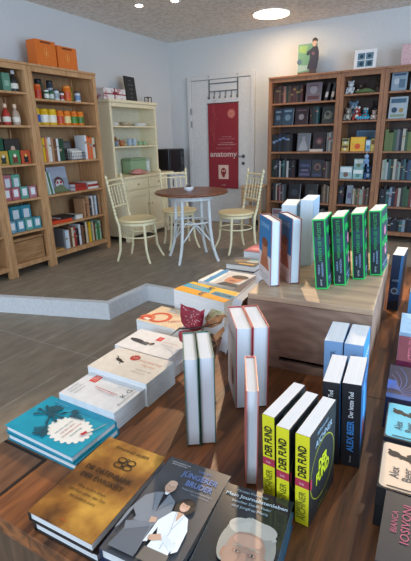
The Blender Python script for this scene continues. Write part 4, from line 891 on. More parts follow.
# 1 turquoise pair
def art_turq(a, w_, d_):
    DKT = '#174c5a'
    blob(a, .045, -.008, .062, .045, '#e6e4dc', .0005, 40)
    for i in range(20):
        an = 2*PI*i/20; blob(a, .045+.062*math.cos(an), -.008+.045*math.sin(an), .0065, .0065, '#e6e4dc', .0004, 10)
    for k, (s_, f, c) in enumerate((('BEKANNTES', .040, '#5b7c86'), ('BISLANG UNERZAEHLTES', .066, '#b24c50'), ('UND NEUES', .05, '#a85a60'), ('AUS DEM GARTEN', .06, '#5b7c86'))): tx(a, s_, .0085, c, .066-.0145*k, -.008, -90, f)
    for i in range(9):   # leaves and fronds
        an = R(-60+i*34); x0, y0 = -.055, .012; x1, y1 = x0+.042*math.cos(an), y0+.032*math.sin(an)
        stroke(a, [(x0, y0), ((x0+x1)/2+.004, (y0+y1)/2), (x1, y1)], .0045, DKT)
        blob(a, x1, y1, .0085, .0045, DKT, .0006, 12, math.degrees(an))
    stroke(a, [(-.055, .012), (-.02, -.03), (-.012, -.055), (-.03, -.068)], .005, DKT)
    for i in range(7): stroke(a, [(-.02+.003*i, -.03-.005*i), (-.045+.004*i, -.05-.003*i)], .003, DKT); stroke(a, [(-.02+.001*i, -.03-.005*i), (.004+.001*i, -.046-.003*i)], .003, DKT)
    blob(a, -.062, .035, .022, .014, DKT, .0006, 14, 30); blob(a, .0, .052, .011, .009, DKT, .0006, 12); stroke(a, [(-.03, .03), (0, .052)], .0025, DKT)
    for i in range(6): stroke(a, [(.0, .03), (.012+.008*i, .058-.004*i)], .003, DKT)
    tx(a, 'GARTENGESCHICHTEN', .006, '#9fdbe6', -.065, .062, 0, .05); stroke(a, [(.10, .0), (.117, .055)], .003, '#8d9a9c'); P2(a, [(.085, -.012), (.095, -.012), (.1, .002), (.09, .006)], '#b8323a', .0009)
flat_book('turquoise book lying on the left edge, topmost of the turquoise pair', 3.185, -.389, TZ+.0205, .256, .158, .0195, '#1795ae', art_turq, -1, True, 'B')
flat_book('turquoise book lying underneath its turquoise twin', 3.192, -.391, TZ, .256, .158, .0200, '#12879f', None, 0, True, 'B')
# 2 grey pair
def art_grey(a, w_, d_):
    P2(a, [(-.075, .02), (-.048, .02), (-.048, .056), (-.075, .056)], '#d63a2c'); 
    for k in range(3): tx(a, ['ROMAN', 'BEST', 'NEU'][k], .007, '#f0d8d4', -.068+.007*k, .038, -90, .026)
    for k, (s_, f) in enumerate((('Roman ueber eine', .042), ('verlorene Stadt', .05), ('und einen Sommer', .046))): tx(a, s_, .009, '#6d7680', -.09+.014*k, -.030, -90, f)
    stroke(a, [(-.03, .002), (.06, -.004)], .0022, '#a8424a'); stroke(a, [(-.025, -.004), (.055, -.010)], .0016, '#c88a8c')
    tx(a, 'K.G.', .022, '#5f6468', .078, .02, 90, .05); tx(a, 'Buchmann', .011, '#8a8e92', .093, .0, 90, .08); tx(a, 'WEITERLEBEN', .008, '#b0b4b8', .055, .035, 0, .05)
flat_book('pale grey book with red sticker, topmost of its stack behind the turquoise books', 3.2, -.238, TZ+.0315, .212, .14, .030, '#dcdee0', art_grey, 0, False, 'F', name='paperback_book')
flat_book('white-sided book under the pale grey book with red sticker', 3.2, -.238, TZ, .208, .14, .0305, '#cfd4da', None, 0, False, 'F', name='paperback_book')
# 3 beige
def art_beige(a, w_, d_):
    blob(a, -.012, .038, .018, .017, '#b03a32'); tx(a, 'TOP', .011, '#e8c8bc', -.012, .038, 0, .022)
    blob(a, -.052, .004, .017, .007, '#2c2c2c', .0004, 14, -20); blob(a, -.035, -.003, .008, .005, '#2c2c2c'); stroke(a, [(-.06, .012), (-.075, .024)], .003, '#2c2c2c'); stroke(a, [(-.04, -.008), (-.03, -.018)], .002, '#2c2c2c')
    tx(a, 'Das leise Lied', .016, '#dd9c7c', .055, .030, 180, .085); tx(a, 'vom Fluss', .016, '#dd9c7c', .06, .008, 180, .055); tx(a, 'der Autorin', .009, '#8b8680', .065, -.02, 180, .06); tx(a, 'Erzaehlungen', .008, '#a8a29a', .055, -.035, 180, .05)
flat_book('thick beige book with round red badge and small black bird', 3.196, -.100, TZ, .235, .147, .079, '#dfd8cc', art_beige, 0, False, 'B', name='paperback_book')
# 4 white pair
def art_white(a, w_, d_):
    P2(a, [(-.005, .02), (.018, .02), (.018, .05), (-.005, .05)], '#d8382e'); tx(a, 'NEU', .009, '#f0d0cc', .0065, .035, -90, .024)
    K = '#3b3c40'; blob(a, -.062, -.01, .034, .012, K, .0004, 18, -8); blob(a, -.022, -.014, .016, .009, '#5a5a5e', .0005, 14); blob(a, .0, -.012, .009, .008, '#8a6f60', .0006, 12); blob(a, .005, -.009, .006, .008, '#22201f', .0007, 10); stroke(a, [(-.095, -.002), (-.08, -.008)], .006, K); stroke(a, [(-.045, -.022), (-.01, -.026)], .005, K)
    tx(a, 'Sommernacht', .012, '#d9a08c', .062, .02, 180, .06); tx(a, 'Eine Reise', .009, '#a8a4a2', .06, .0, 180, .05); tx(a, 'Roman', .008, '#b8b4b0', .07, -.018, 180, .03)
flat_book('white book with a lying dark figure and red label, topmost of two', 3.165, .062, TZ+.0385, .228, .15, .0365, '#e6e4e2', art_white, 0, False, 'B', name='paperback_book')
flat_book('white-sided book directly under the one with the lying figure', 3.178, .062, TZ, .228, .15, .0375, '#d2d6da', None, -2, False, 'B', name='paperback_book')
# 5 orange
def art_orange(a, w_, d_):
    ring_(a, -.03, -.02, .05, .016, mat('#cf5a3c', .5), None, .0004, 30); ring_(a, -.075, -.05, .035, .012, mat('#d9754f', .5), None, .0006, 24, a0=0, a1=180)
    P2(a, [(-.1, -.07), (-.07, -.07), (-.065, -.03), (-.1, -.03)], '#cc4f36', .0003); P2(a, [(-.085, -.06), (-.055, -.065), (-.05, -.05), (-.08, -.046)], '#ebe2d4', .0008)
    tx(a, 'TAROT', .024, '#c04a4c', .05, -.025, 40, .06); P2(a, [(-.045, .045), (.0, .04), (.0, .06), (-.045, .064)], '#e8d8c8', .0007); tx(a, 'Die Kunst', .01, '#b05040', .04, .03, 10, .06)
flat_book('cream book with orange-red circles, behind the red plant leaf', 3.085, .278, TZ, .205, .165, .076, '#e2c9a6', art_orange, -3, False, 'B', name='paperback_book')
# 6 yellow
def art_yellow(a, w_, d_):
    P2(a, [(-.135, -.058), (.135, -.058), (.135, -.02), (-.135, -.01)], '#eda01c', .0003); P2(a, [(-.135, -.01), (.02, -.015), (.0, .03), (-.135, .035)], '#45a4c4', .0004); P2(a, [(.03, -.02), (.135, -.024), (.135, .02), (.03, .022)], '#3d93b6', .0004)
    tx(a, '2', .045, '#2a5568', .0, -.036, 180, .03, bold=.03); tx(a, '5', .045, '#1f4454', -.01, .035, 180, .028, bold=.03); tx(a, 'MINUTEN', .03, '#23566c', .08, -.0, 180, .09, bold=.02); tx(a, 'LESEN', .02, '#e8c030', -.07, .012, 180, .06)
flat_book('thick yellow and blue book lying behind the cream one, near the step', 3.178, .434, TZ, .272, .125, .152, '#e3b93c', art_yellow, -10, False, 'B', name='paperback_book')
# 7 photo book
def art_photo(a, w_, d_):
    P2(a, [(-w_/2, .02), (w_/2, .02), (w_/2, .05), (-w_/2, .05)], '#c8ccd0', .0003); P2(a, [(-.1, -.06), (.1, -.06), (.1, .01), (-.1, .01)], '#9a9690', .0003)
    for x in (-.06, -.01, .045): blob(a, x, -.025, .018, .022, '#6f655c', .0005); blob(a, x, -.012, .011, .013, '#b8a496', .0006)
flat_book('grey photo book of faces behind the yellow book', 3.115, .592, TZ, .21, .14, .085, '#b6b8b4', art_photo, -8, False, 'B', name='paperback_book')
def art_blue(a, w_, d_):
    P2(a, [(-w_/2, -d_/2), (-.02, -d_/2), (-.04, d_/2), (-w_/2, d_/2)], '#e0e4e8', .0003); P2(a, [(-.075, -d_/2), (-.045, -d_/2), (-.05, d_/2), (-.085, d_/2)], '#3c8cc4', .0005)
    tx(a, 'SPION', .034, '#4a9ad0', -.06, .02, 80, .12, bold=.02); blob(a, .045, -.01, .042, .06, '#b98064', .0005); blob(a, .055, .035, .045, .03, '#3c2c26', .0006); blob(a, .045, -.03, .02, .01, '#8a5546', .0007); P2(a, [(.0, -d_/2), (w_/2, -d_/2), (w_/2, -.07), (.02, -.06)], '#2c3440', .0006)
flat_book('book with blue lettering and a brown portrait, further along the stack row', 3.09, .79, TZ, .21, .215, .095, '#c3c7cc', art_blue, -4, False, 'B', name='paperback_book')
def art_dark(a, w_, d_):
    blob(a, -.03, .0, .035, .03, '#7c6a54', .0004); blob(a, .04, .01, .04, .02, '#a8a498', .0004); P2(a, [(-.02, -.055), (.07, -.055), (.07, -.035), (-.02, -.04)], '#c89a48', .0005); P2(a, [(.02, .02), (.075, .035), (.07, .06), (.01, .045)], '#5a94a4', .0005)
flat_book('dark patterned book, second to last in the row of flat stacks', 3.065, 1.06, TZ, .175, .15, .075, '#3c3f40', art_dark, -2, True, 'B')
flat_book('second dark-covered book under the dark patterned one', 3.065, 1.06, TZ+.0755, .175, .15, .032, '#44484a', art_dark, 1, True, 'B')
def art_pink(a, w_, d_):
    P2(a, [(-.07, -.07), (.07, -.07), (.07, .02), (-.07, .04)], '#b5646c', .0003); blob(a, .02, .02, .035, .03, '#e2dcd8', .0005); blob(a, -.02, -.03, .03, .02, '#c88c8c', .0005)
flat_book('thick pinkish book at the far end of the row of flat stacks', 3.05, 1.33, TZ, .16, .20, .12, '#8a4a50', art_pink, 0, True, 'B')
# big front books
DATEN = mottled('#4a2a10', '#8f5c20', '#cf9c40', 9, .4)
def art_daten(a, w_, d_):
    G = '#2c1a0c'
    tx(a, 'JOHANNES HUBER', .0135, '#2e1d10', .004, .104, 0, .098)
    for sx in (-1, 1):
        for sy in (-1, 1):
            ring_(a, .012+sx*.0125, .066+sy*.0085, .0125, .0028, mat(G, .5), None, .0006, 22, ry=.0085)
    ring_(a, .012, .066, .006, .002, mat(G, .5), None, .0007, 16, ry=.018); stroke(a, [(-.012, .066), (.036, .066)], .002, G)
    tx(a, 'DIE DATENBANK', .0185, '#2a190b', -.002, .024, 0, .128, bold=.012); tx(a, 'DER EWIGKEIT', .0185, '#2a190b', -.002, -.0, 0, .115, bold=.012)
    for k, (s_, f) in enumerate((('Was in den alten', .075), ('Schriften ueber den Sinn', .10), ('des Lebens steht', .07))): tx(a, s_, .0105, '#33200f', -.004, -.028-.0145*k, 0, f)
    tx(a, 'edition a', .006, '#c0501c', .0, -.112, 0, .02)
flat_book('brown-gold book with a knot symbol, lying at the front table edge, topmost', 3.440, -.503, TZ+.0255, .170, .256, .0245, DATEN, art_daten, 2, True, 'L', back='#1c120c')
flat_book('dark brown book underneath the brown-gold one with the knot symbol', 3.447, -.500, TZ, .170, .256, .0250, '#2a1a10', None, 2, True, 'L', back='#1c120c')
def art_couple(a, w_, d_):
    tx(a, 'WIE EIN', .009, '#6f8fce', .022, .112, 0, .032); tx(a, 'JUENGERER'.replace('UE', '\u00dc'), .021, '#6d84b8', .018, .093, 0, .086, bold=.02); tx(a, 'BRUDER', .021, '#6d84b8', .026, .071, 0, .062, bold=.02)
    tx(a, 'EINE BIOGRAFIE VON', .0045, '#d8dce0', -.040, .117, 0, .045); tx(a, 'ZWEI FREUNDEN', .0045, '#d8dce0', -.042, .111, 0, .038); tx(a, 'Begegnungen und Erinnerungen', .006, '#9aa4b0', .03, .055, 0, .07); tx(a, 'mit vielen Fotos', .005, '#9aa4b0', .04, .047, 0, .04)
    SU = '#7c838c'; SK = '#c9a48c'
    k0 = len(a.v)
    # man in grey suit
    P2(a, [(-.068, -.118), (-.056, -.04), (-.074, -.025), (-.076, -.075), (-.082, -.085), (-.082, -.03), (-.070, .018), (-.050, .036), (-.034, .043), (-.016, .042), (.006, .028), (.014, -.01), (.002, -.02), (-.008, -.05), (-.004, -.118)], SU, .0004)
    P2(a, [(-.058, -.05), (-.012, -.05), (-.004, -.125), (-.07, -.125)], '#5d646e', .0005)
    P2(a, [(-.033, .043), (-.018, .043), (-.022, -.01)], '#1c1e24', .0006); P2(a, [(-.031, .046), (-.019, .046), (-.022, .038), (-.029, .038)], '#e8e8ea', .0007)
    stroke(a, [(-.050, .03), (-.030, -.012)], .0016, '#5c636c', .0007); stroke(a, [(.002, .026), (-.022, -.012)], .0016, '#5c636c', .0007)
    blob(a, -.026, .063, .0135, .0185, SK, .0007); blob(a, -.026, .074, .012, .009, '#d3b19a', .0008); blob(a, -.0375, .062, .0025, .006, '#b98f78', .0006); blob(a, -.0145, .062, .0025, .006, '#b98f78', .0006)
    for sx in (-1, 1): blob(a, -.026+sx*.005, .0645, .0018, .001, '#3a2c26', .001, 8)
    stroke(a, [(-.031, .052), (-.026, .050), (-.021, .052)], .0013, '#8a4a44', .001); stroke(a, [(-.026, .063), (-.0255, .057)], .0012, '#a87c68', .001)
    P2(a, [(-.024, -.028), (-.008, -.026), (-.006, -.038), (-.02, -.044)], SK, .0009); P2(a, [(-.07, -.06), (-.018, -.04), (-.014, -.052), (-.06, -.08)], '#727a84', .0007)
    # woman in white blazer
    P2(a, [(.006, -.118), (.012, -.062), (.005, -.046), (.002, -.085), (-.006, -.088), (-.004, -.03), (.014, .002), (.034, .008), (.056, -.002), (.069, -.03), (.073, -.08), (.062, -.09), (.058, -.06), (.060, -.118)], '#e6edf2', .0008)
    P2(a, [(.004, -.095), (.062, -.095), (.064, -.125), (.002, -.125)], '#6f675f', .0009)
    P2(a, [(.026, .006), (.042, .006), (.034, -.02)], SK, .0010); stroke(a, [(.024, .004), (.036, -.045), (.036, -.09)], .0014, '#b3bec8', .0011); stroke(a, [(.046, .003), (.036, -.04)], .0014, '#b3bec8', .0011)
    blob(a, .037, .026, .0205, .022, '#211915', .0009); blob(a, .022, .018, .01, .013, '#211915', .0010); blob(a, .034, .024, .0115, .0150, '#d2a68e', .0012); blob(a, .038, .038, .015, .008, '#211915', .0013)
    for sx in (-1, 1): blob(a, .034+sx*.0043, .0265, .0017, .001, '#2a1c18', .0014, 8)
    stroke(a, [(.029, .0165), (.034, .0145), (.039, .0168)], .0016, '#e8e0dc', .0014)
    P2(a, [(-.002, -.07), (.02, -.058), (.03, -.07), (.012, -.08), (.0, -.08)], SK, .0012); P2(a, [(.064, -.07), (.03, -.056), (.026, -.068), (.06, -.088)], '#dbe4ea', .0011)
    a.v[k0:] = [(v[0]*.87-.003, (v[1]+.127)*.89-.125, v[2]) for v in a.v[k0:]]
flat_book('dark grey book showing a suited man and a woman in white', 3.618, -.494, TZ+.0285, .152, .262, .0275, '#4b4c50', art_couple, 4, True, 'L', back='#1d2a4c')
flat_book('dark blue backed book underneath the one showing the couple', 3.619, -.497, TZ, .152, .262, .0280, '#1f2c50', None, 4, True, 'L', back='#1d2a4c')
def art_jour(a, w_, d_):
    tx(a, 'Christian Wehrsch\u00fctz', .0085, '#a9bcc8', -.012, .112, 0, .065); tx(a, 'Mein Journalistenleben', .0125, '#c2d2dc', -.0, .098, 0, .128, bold=.01); tx(a, 'zwischen Darth Vader', .009, '#a9bcc8', -.006, .084, 0, .082); tx(a, 'und Jungfrau Maria', .009, '#a9bcc8', -.006, .072, 0, .074)
    cx, cy = .014, -.034; H = '#a9a499'
    for (dx, dy, rx, ry, c) in ((0, .045, .048, .036, H), (-.034, .022, .018, .040, '#98948a'), (.036, .020, .016, .040, '#98948a'), (-.02, .062, .026, .018, '#bcb6aa'), (.02, .064, .026, .017, '#b3ada1')): blob(a, cx+dx, cy+dy, rx, ry, c, .0004+.00003*(dx > 0))
    stroke(a, [(cx-.04, cy+.06), (cx-.01, cy+.082), (cx+.03, cy+.074), (cx+.045, cy+.05)], .008, '#b2ada2', .0006)
    F_ = '#a58472'
    P2(a, [(cx-.034, cy+.03), (cx-.036, cy-.002), (cx-.031, cy-.030), (cx-.018, cy-.052), (cx, cy-.060), (cx+.018, cy-.052), (cx+.031, cy-.030), (cx+.036, cy-.002), (cx+.034, cy+.03), (cx+.022, cy+.048), (cx, cy+.053), (cx-.022, cy+.048)], F_, .0007)
    blob(a, cx, cy+.034, .027, .013, '#bf9882', .0008); blob(a, cx-.021, cy-.014, .009, .009, '#aa8572', .0008); blob(a, cx+.021, cy-.014, .009, .009, '#aa8572', .0008)
    blob(a, cx-.037, cy, .004, .011, '#a67b66', .0006); blob(a, cx+.037, cy, .004, .011, '#a67b66', .0006)
    for sx in (-1, 1):
        blob(a, cx+sx*.0145, cy+.008, .0085, .0045, '#96705d', .0009); blob(a, cx+sx*.0145, cy+.008, .0048, .0022, '#b5a89e', .0010, 14); blob(a, cx+sx*.0145, cy+.008, .0023, .0022, '#39302c', .0011, 10)
        stroke(a, [(cx+sx*.006, cy+.019), (cx+sx*.015, cy+.0215), (cx+sx*.024, cy+.018)], .003, '#a39a8c', .0011); stroke(a, [(cx+sx*.011, cy-.016), (cx+sx*.019, cy-.027)], .0014, '#95705c', .0010)
    P2(a, [(cx-.004, cy+.008), (cx+.004, cy+.008), (cx+.0085, cy-.014), (cx, cy-.019), (cx-.0085, cy-.014)], '#bb8f78', .0010); stroke(a, [(cx-.008, cy-.0155), (cx, cy-.0195), (cx+.008, cy-.0155)], .0014, '#8d6653', .0011)
    stroke(a, [(cx-.014, cy-.031), (cx, cy-.034), (cx+.014, cy-.031)], .0028, '#8f5148', .0011)
    P2(a, [(-.075, -.120), (-.05, -.088), (-.016, -.076), (.0, -.098), (.026, -.076), (.06, -.09), (.075, -.120)], '#1b2026', .0006); P2(a, [(-.014, -.078), (.024, -.078), (.006, -.115)], '#8fb4c4', .0005)
flat_book('glossy dark book with a white-haired man, nearest the camera', 3.774, -.497, TZ+.0305, .142, .250, .029, mat('#23292d', .22, coat=.6), art_jour, 7, True, 'L', back='#2c4a5c')
flat_book('blue-edged book underneath the glossy one with the white-haired man', 3.777, -.499, TZ, .139, .250, .030, '#2d5066', None, 7, True, 'L', back='#2c5a74')

# right-hand row
def art_alex(bg, acc):
    def f(a, w_, d_):
        K = '#16181c'
        if acc: blob(a, .02, -.052, .035, .02, acc, .0004)
        # woman in black hat and dress lying along +x
        blob(a, -.076, .036, .013, .010, K, .0005); stroke(a, [(-.088, .048), (-.060, .024)], .006, K, .0006); stroke(a, [(-.072, .034), (-.045, .026)], .012, K, .0006); P2(a, [(-.052, .040), (-.035, .052), (-.005, .050), (.04, .058), (.095, .06), (.095, -.03), (.03, -.022), (-.01, -.006), (-.035, .006), (-.048, .022)], K, .0007)
        tx(a, 'Alex', .026, '#3a4046', -.072, -.022, 90, .034, bold=.005); tx(a, 'Beer', .026, '#3a4046', -.048, -.022, 90, .040, bold=.005)
        stroke(a, [(-.085, -.066), (.095, -.066)], .003, K, .0008)
    return f
def sq_art(bg, fn):
    def f(a, w_, d_):
        hx, hy, r = w_/2-.003, d_/2-.003, .010; pts = []
        for (sx, sy, a0) in ((1, 1, 0), (-1, 1, 90), (-1, -1, 180), (1, -1, 270)):
            for k in range(5): an = R(a0+22.5*k); pts.append((sx*(hx-r)+r*math.cos(an), sy*(hy-r)+r*math.sin(an)))
        P2(a, pts, bg, .0002); fn(a, w_, d_)
    return f
flat_book('peach book with a black-clad figure, right side, topmost', 4.068, -.203, TZ+.052, .205, .148, .046, '#17181b', sq_art('#dcc0a4', art_alex('', None)), 4, True, 'F')
flat_book('black book underneath the peach one with the figure', 4.068, -.203, TZ, .203, .148, .051, '#141417', None, 4, True, 'F')
flat_book('light turquoise book with a black-clad figure, right side', 4.056, -.030, TZ+.047, .205, .150, .046, '#16202c', sq_art('#62b8c8', art_alex('', '#d07a54')), 4, True, 'F')
flat_book('dark book underneath the light turquoise one with the figure', 4.056, -.030, TZ, .203, .150, .046, '#14202e', None, 4, True, 'F')
def art_bianca(a, w_, d_):
    tx(a, 'BIANCA', .015, '#a8506a', -.056, .010, 90, .050); tx(a, 'IOSIVONI', .021, '#b0526c', -.037, .012, 90, .088)
    ring_(a, .03, .03, .04, .004, mat('#5b3a48', .5), None, .0005, 24, a0=60, a1=200); blob(a, -.005, .078, .008, .008, '#b04a58', .0006)
flat_book('dark grey book with pink lettering at the lower right corner', 4.070, -.370, TZ+.052, .155, .164, .050, '#292b30', art_bianca, 2, True, 'F')
flat_book('dark book lying underneath the grey one with pink lettering', 4.070, -.370, TZ, .155, .164, .051, '#1b2430', None, 2, True, 'F')
flat_book('plain navy book nearest the camera at the lower right corner', 4.075, -.542, TZ, .165, .158, .095, '#16263a', None, 2, True, 'F')
def art_spiral(a, w_, d_):
    for i in range(13):
        an0 = R(-15+i*11); pts = []
        for k in range(8):
            r_ = .02+.021*k; an = an0+.10*k; pts.append((-.09+r_*math.cos(an), -.07+r_*math.sin(an)))
        for k in range(7):
            if all(abs(q[0]) < w_/2-.002 and abs(q[1]) < d_/2-.002 for q in pts[k:k+2]): stroke(a, pts[k:k+2], .003, ['#50608e', '#5c5a84', '#665c78'][i % 3], .0004+.00001*i)
    P2(a, [(-w_/2, -d_/2), (w_/2, -d_/2), (w_/2, -d_/2+.022), (-w_/2, -d_/2+.022)], '#1e4f8c', .0003); P2(a, [(-w_/2, -.05), (-w_/2+.035, -.05), (-w_/2+.02, .0), (-w_/2, .0)], '#2a5fae', .0003)
flat_book('navy book with fanned pale lines, behind the turquoise figure book', 4.04, .158, TZ, .215, .190, .095, '#242842', art_spiral, 4, True, 'F')
def art_crim(a, w_, d_):
    tx(a, 'STEPHEN', .045, '#c36a86', -.06, .0, 90, .16); tx(a, 'ROMAN', .02, '#a85570', -.02, .0, 90, .07)
flat_book('crimson book with pink lettering between navy and pale blue books', 4.04, .362, TZ, .215, .185, .105, '#722542', art_crim, 4, True, 'F')
def art_pblue(a, w_, d_):
    for k in range(5): stroke(a, [(-.08, -.06+.03*k), (.05, -.06+.03*k)], .0015, '#7fb0d8', .0004)
flat_book('pale blue book lying between the crimson book and the upright blue ones', 4.025, .562, TZ, .215, .185, .112, '#a9cdea', art_pblue, 4, True, 'F')

# ------------------------------------------------------------------ upright books
def stand_book(label, x, y, z, th, dp, ht, cover, rz=0., spine='back', side=None, sideart=None, spineart=None, hard=True, lean=0., back=None, name='hardcover_book', group=None, pm=None, tt_=0.):
    """local: x thickness, y depth (front face at y=0), z height"""
    t = thing(name, label, 'book', (x, y, z+e), rz, group)
    if lean: t.rotation_euler = (0, R(lean), R(rz)); t.rotation_mode = 'XYZ'
    ct = .0025 if hard else .0008; ov = .004 if hard else .0
    cm = mat(cover, .4)
    b_ = MB(); b_.box((0, 0, 0), (ct, dp, ht), cm); b_.box((th-ct, 0, 0), (th, dp, ht), cm)
    if spine == 'back': b_.box((ct, dp-ct, 0), (th-ct, dp, ht), mat(back, .4) if back else cm)
    else: b_.box((ct, 0, 0), (th-ct, ct, ht), mat(back, .4) if back else cm)
    def put(a, M_):
        k = len(b_.v)
        for mi_, f in zip(a.mi, a.f): b_.f.append(tuple(k+j for j in f)); b_.mi.append(b_.m(a.mats[mi_])); b_.sm.append(False)
        b_.v += [tuple(M_ @ Vector(v)) for v in a.v]
    if sideart:
        a = MB(); sideart(a, dp, ht)
        if side == 'R': put(a, T(th+.0002, 0, 0) @ RZ(90) @ RX(90))         # origin at front-bottom, u = depth, v = height
        else: put(a, T(-.0002, dp, 0) @ RZ(-90) @ RX(90))                  # u runs from back to front
    if spineart:
        a = MB(); spineart(a, th, ht); put(a, T(0, -.0003, 0) @ RX(90))
    b_.build('cover', t)
    y0, y1 = (ov, dp-ct) if spine == 'back' else (ct, dp-ov)
    MB().box((ct, y0, ov), (th-ct, y1, ht-ov), pm or PAGES).build('pages', t)
    return t
BLP = pages_mat('#cfdce6')
# near green-edged white pair
stand_book('white-paged upright book with green cover, left of the near pair', 3.512, -.268, TZ, .0345, .155, .256, '#4a6a5c', 34, 'back')
stand_book('white-paged upright book with green cover, right of the near pair', 3.5412, -.2445, TZ, .0385, .155, .256, '#3f6152', 34, 'back')
# red pair
def art_redside(a, dp, ht):
    P2(a, [(0, 0), (dp, 0), (dp, ht), (0, ht)], '#b9aaa6', .0001); blob(a, dp*.5, ht*.35, .04, .05, '#a88a7a', .0003); tx(a, 'ROMAN', .02, '#8d3a3a', dp*.5, ht*.8, 0, .1); blob(a, dp*.62, ht*.30, .018, .03, '#5a4038', .0004)
stand_book('white-paged upright book with red cover, left of the red pair', 3.553, -.062, TZ, .046, .165, .262, '#a83a3c', 35, 'back', 'L', art_redside)
stand_book('white-paged upright book with red cover, right of the red pair', 3.5915, -.034, TZ, .046, .165, .262, '#a4373a', 35, 'back')
stand_book('slim upright book with coral edges in front of the red pair', 3.700, -.316, TZ, .027, .155, .252, '#c06a62', 26, 'back')
# leaning white book against the box
stand_book('white book leaning against the left side of the wooden box', 3.341, .222, TZ+.0105, .032, .20, .232, '#e3dfda', 4, 'back', 'R', lambda a, dp, ht: P2(a, [(0, 0), (dp, 0), (dp, ht), (0, ht)], '#2a2524', .0001), None, True, 16.5)
# yellow thrillers
YL = '#e2dc20'
def sp_fund(a, th, ht):
    P2(a, [(0, 0), (th, 0), (th, ht), (0, ht)], YL, .0001); P2(a, [(0, ht*.43), (th, ht*.43), (th, ht*.52), (0, ht*.52)], '#b5324c', .0003)
    tx(a, 'DER FUND', .024, '#16180f', th*.52, ht*.715, 90, ht*.34, bold=.03); tx(a, 'AICHNER', .021, '#5d6420', th*.56, ht*.22, 90, ht*.33); tx(a, 'BERNHARD', .009, '#5d6420', th*.2, ht*.17, 90, ht*.2); tx(a, 'btb', .008, '#e8c8d0', th*.5, ht*.475, 0)
def cv_fund(a, dp, ht):
    P2(a, [(0, 0), (dp, 0), (dp, ht), (0, ht)], '#272c2e', .0001); ring_(a, dp*.5, ht*.46, dp*.47, .0022, mat('#a9b02a', .5), None, .0004, 44)
    tx(a, 'DER', .032, '#c2cc22', dp*.48, ht*.54, 0, .05, bold=.05); tx(a, 'FUND', .036, '#c2cc22', dp*.48, ht*.41, 0, .075, bold=.05); tx(a, 'BERNHARD', .011, '#8fb0c0', dp*.45, ht*.93, 0, .06); tx(a, 'AICHNER', .023, '#a9c4d0', dp*.5, ht*.83, 0, .095); tx(a, 'THRILLER', .008, '#a9b02a', dp*.5, ht*.06, 0, .06)
    P2(a, [(0, ht*.42), (.008, ht*.42), (.008, ht*.53), (0, ht*.53)], '#b5324c', .0006)
for k, (x, y, rz, lab) in enumerate(((3.750, -.327, -7, 'yellow-spined thriller, rearmost left of the three with identical spines'), (3.7895, -.350, -6, 'yellow-spined thriller in the middle of the three'), (3.8305, -.353, -5, 'yellow-spined thriller standing frontmost, its dark round-emblem cover showing'))):
    stand_book(lab, x, y, TZ, .028 if k < 2 else .029, .148, .216, '#1f2426', rz, 'front', 'R', cv_fund, sp_fund, False, lean=-2.2, name='paperback_book', group='upright yellow-spined thrillers')
# Alex Beer pair
def sp_beer(a, th, ht):
    P2(a, [(0, 0), (th, 0), (th, ht), (0, ht)], '#16181f', .0001); tx(a, 'ALEX BEER', .021, '#3f83c6', th*.5, ht*.38, 90, ht*.38, bold=.03); tx(a, 'Der letzte Tod', .015, '#dfe5ea', th*.5, ht*.76, 90, ht*.30, bold=.02); tx(a, 'limes', .006, '#b8bcc0', th*.5, ht*.1, 90, ht*.08)
def cv_beer(a, dp, ht):
    P2(a, [(0, 0), (dp, 0), (dp, ht), (0, ht)], '#1e5c92', .0001); P2(a, [(0, 0), (dp, 0), (dp, ht*.35), (0, ht*.2)], '#182838', .0002); blob(a, dp*.5, ht*.6, .03, .06, '#4a9ad0', .0003); blob(a, dp*.4, ht*.35, .02, .03, '#8a3a3c', .0004); tx(a, 'ALEX BEER', .02, '#9fd0f0', dp*.5, ht*.9, 0, dp*.8)
stand_book('black-spined crime book left of its twin, before the wooden box', 3.832, -.152, TZ, .039, .14, .222, '#1a1d24', 5.5, 'front', 'R', cv_beer, sp_beer, False, lean=-3.2, name='paperback_book')
stand_book('black-spined crime book with blue and white lettering, right twin', 3.8745, -.142, TZ, .042, .14, .224, '#1a1d24', 5, 'front', 'R', cv_beer, sp_beer, False, lean=-3.2, name='paperback_book')
def sp_blue(a, th, ht):
    P2(a, [(0, 0), (th, 0), (th, ht), (0, ht)], '#7ba3cf', .0001); tx(a, 'HAUS AM MEER', .02, '#2c3c5c', th*.5, ht*.62, 90, ht*.5)
stand_book('blue-spined upright book behind the black pair, left one', 3.775, .058, TZ, .050, .14, .222, '#7ea6d0', 5, 'front', 'R', cv_beer, sp_blue, False, lean=-2, name='paperback_book')
stand_book('blue-spined upright book behind the black pair, right one', 3.8285, .060, TZ, .050, .14, .224, '#7ea6d0', 3, 'front', 'R', lambda a, dp, ht: (P2(a, [(0, 0), (dp, 0), (dp, ht), (0, ht)], '#3c98d4', .0001), blob(a, dp*.5, ht*.4, .04, .04, '#a8d8f0', .0003), tx(a, 'MEER', .03, '#e8f4fa', dp*.5, ht*.75, 0, .1)), sp_blue, False, lean=-2, name='paperback_book')
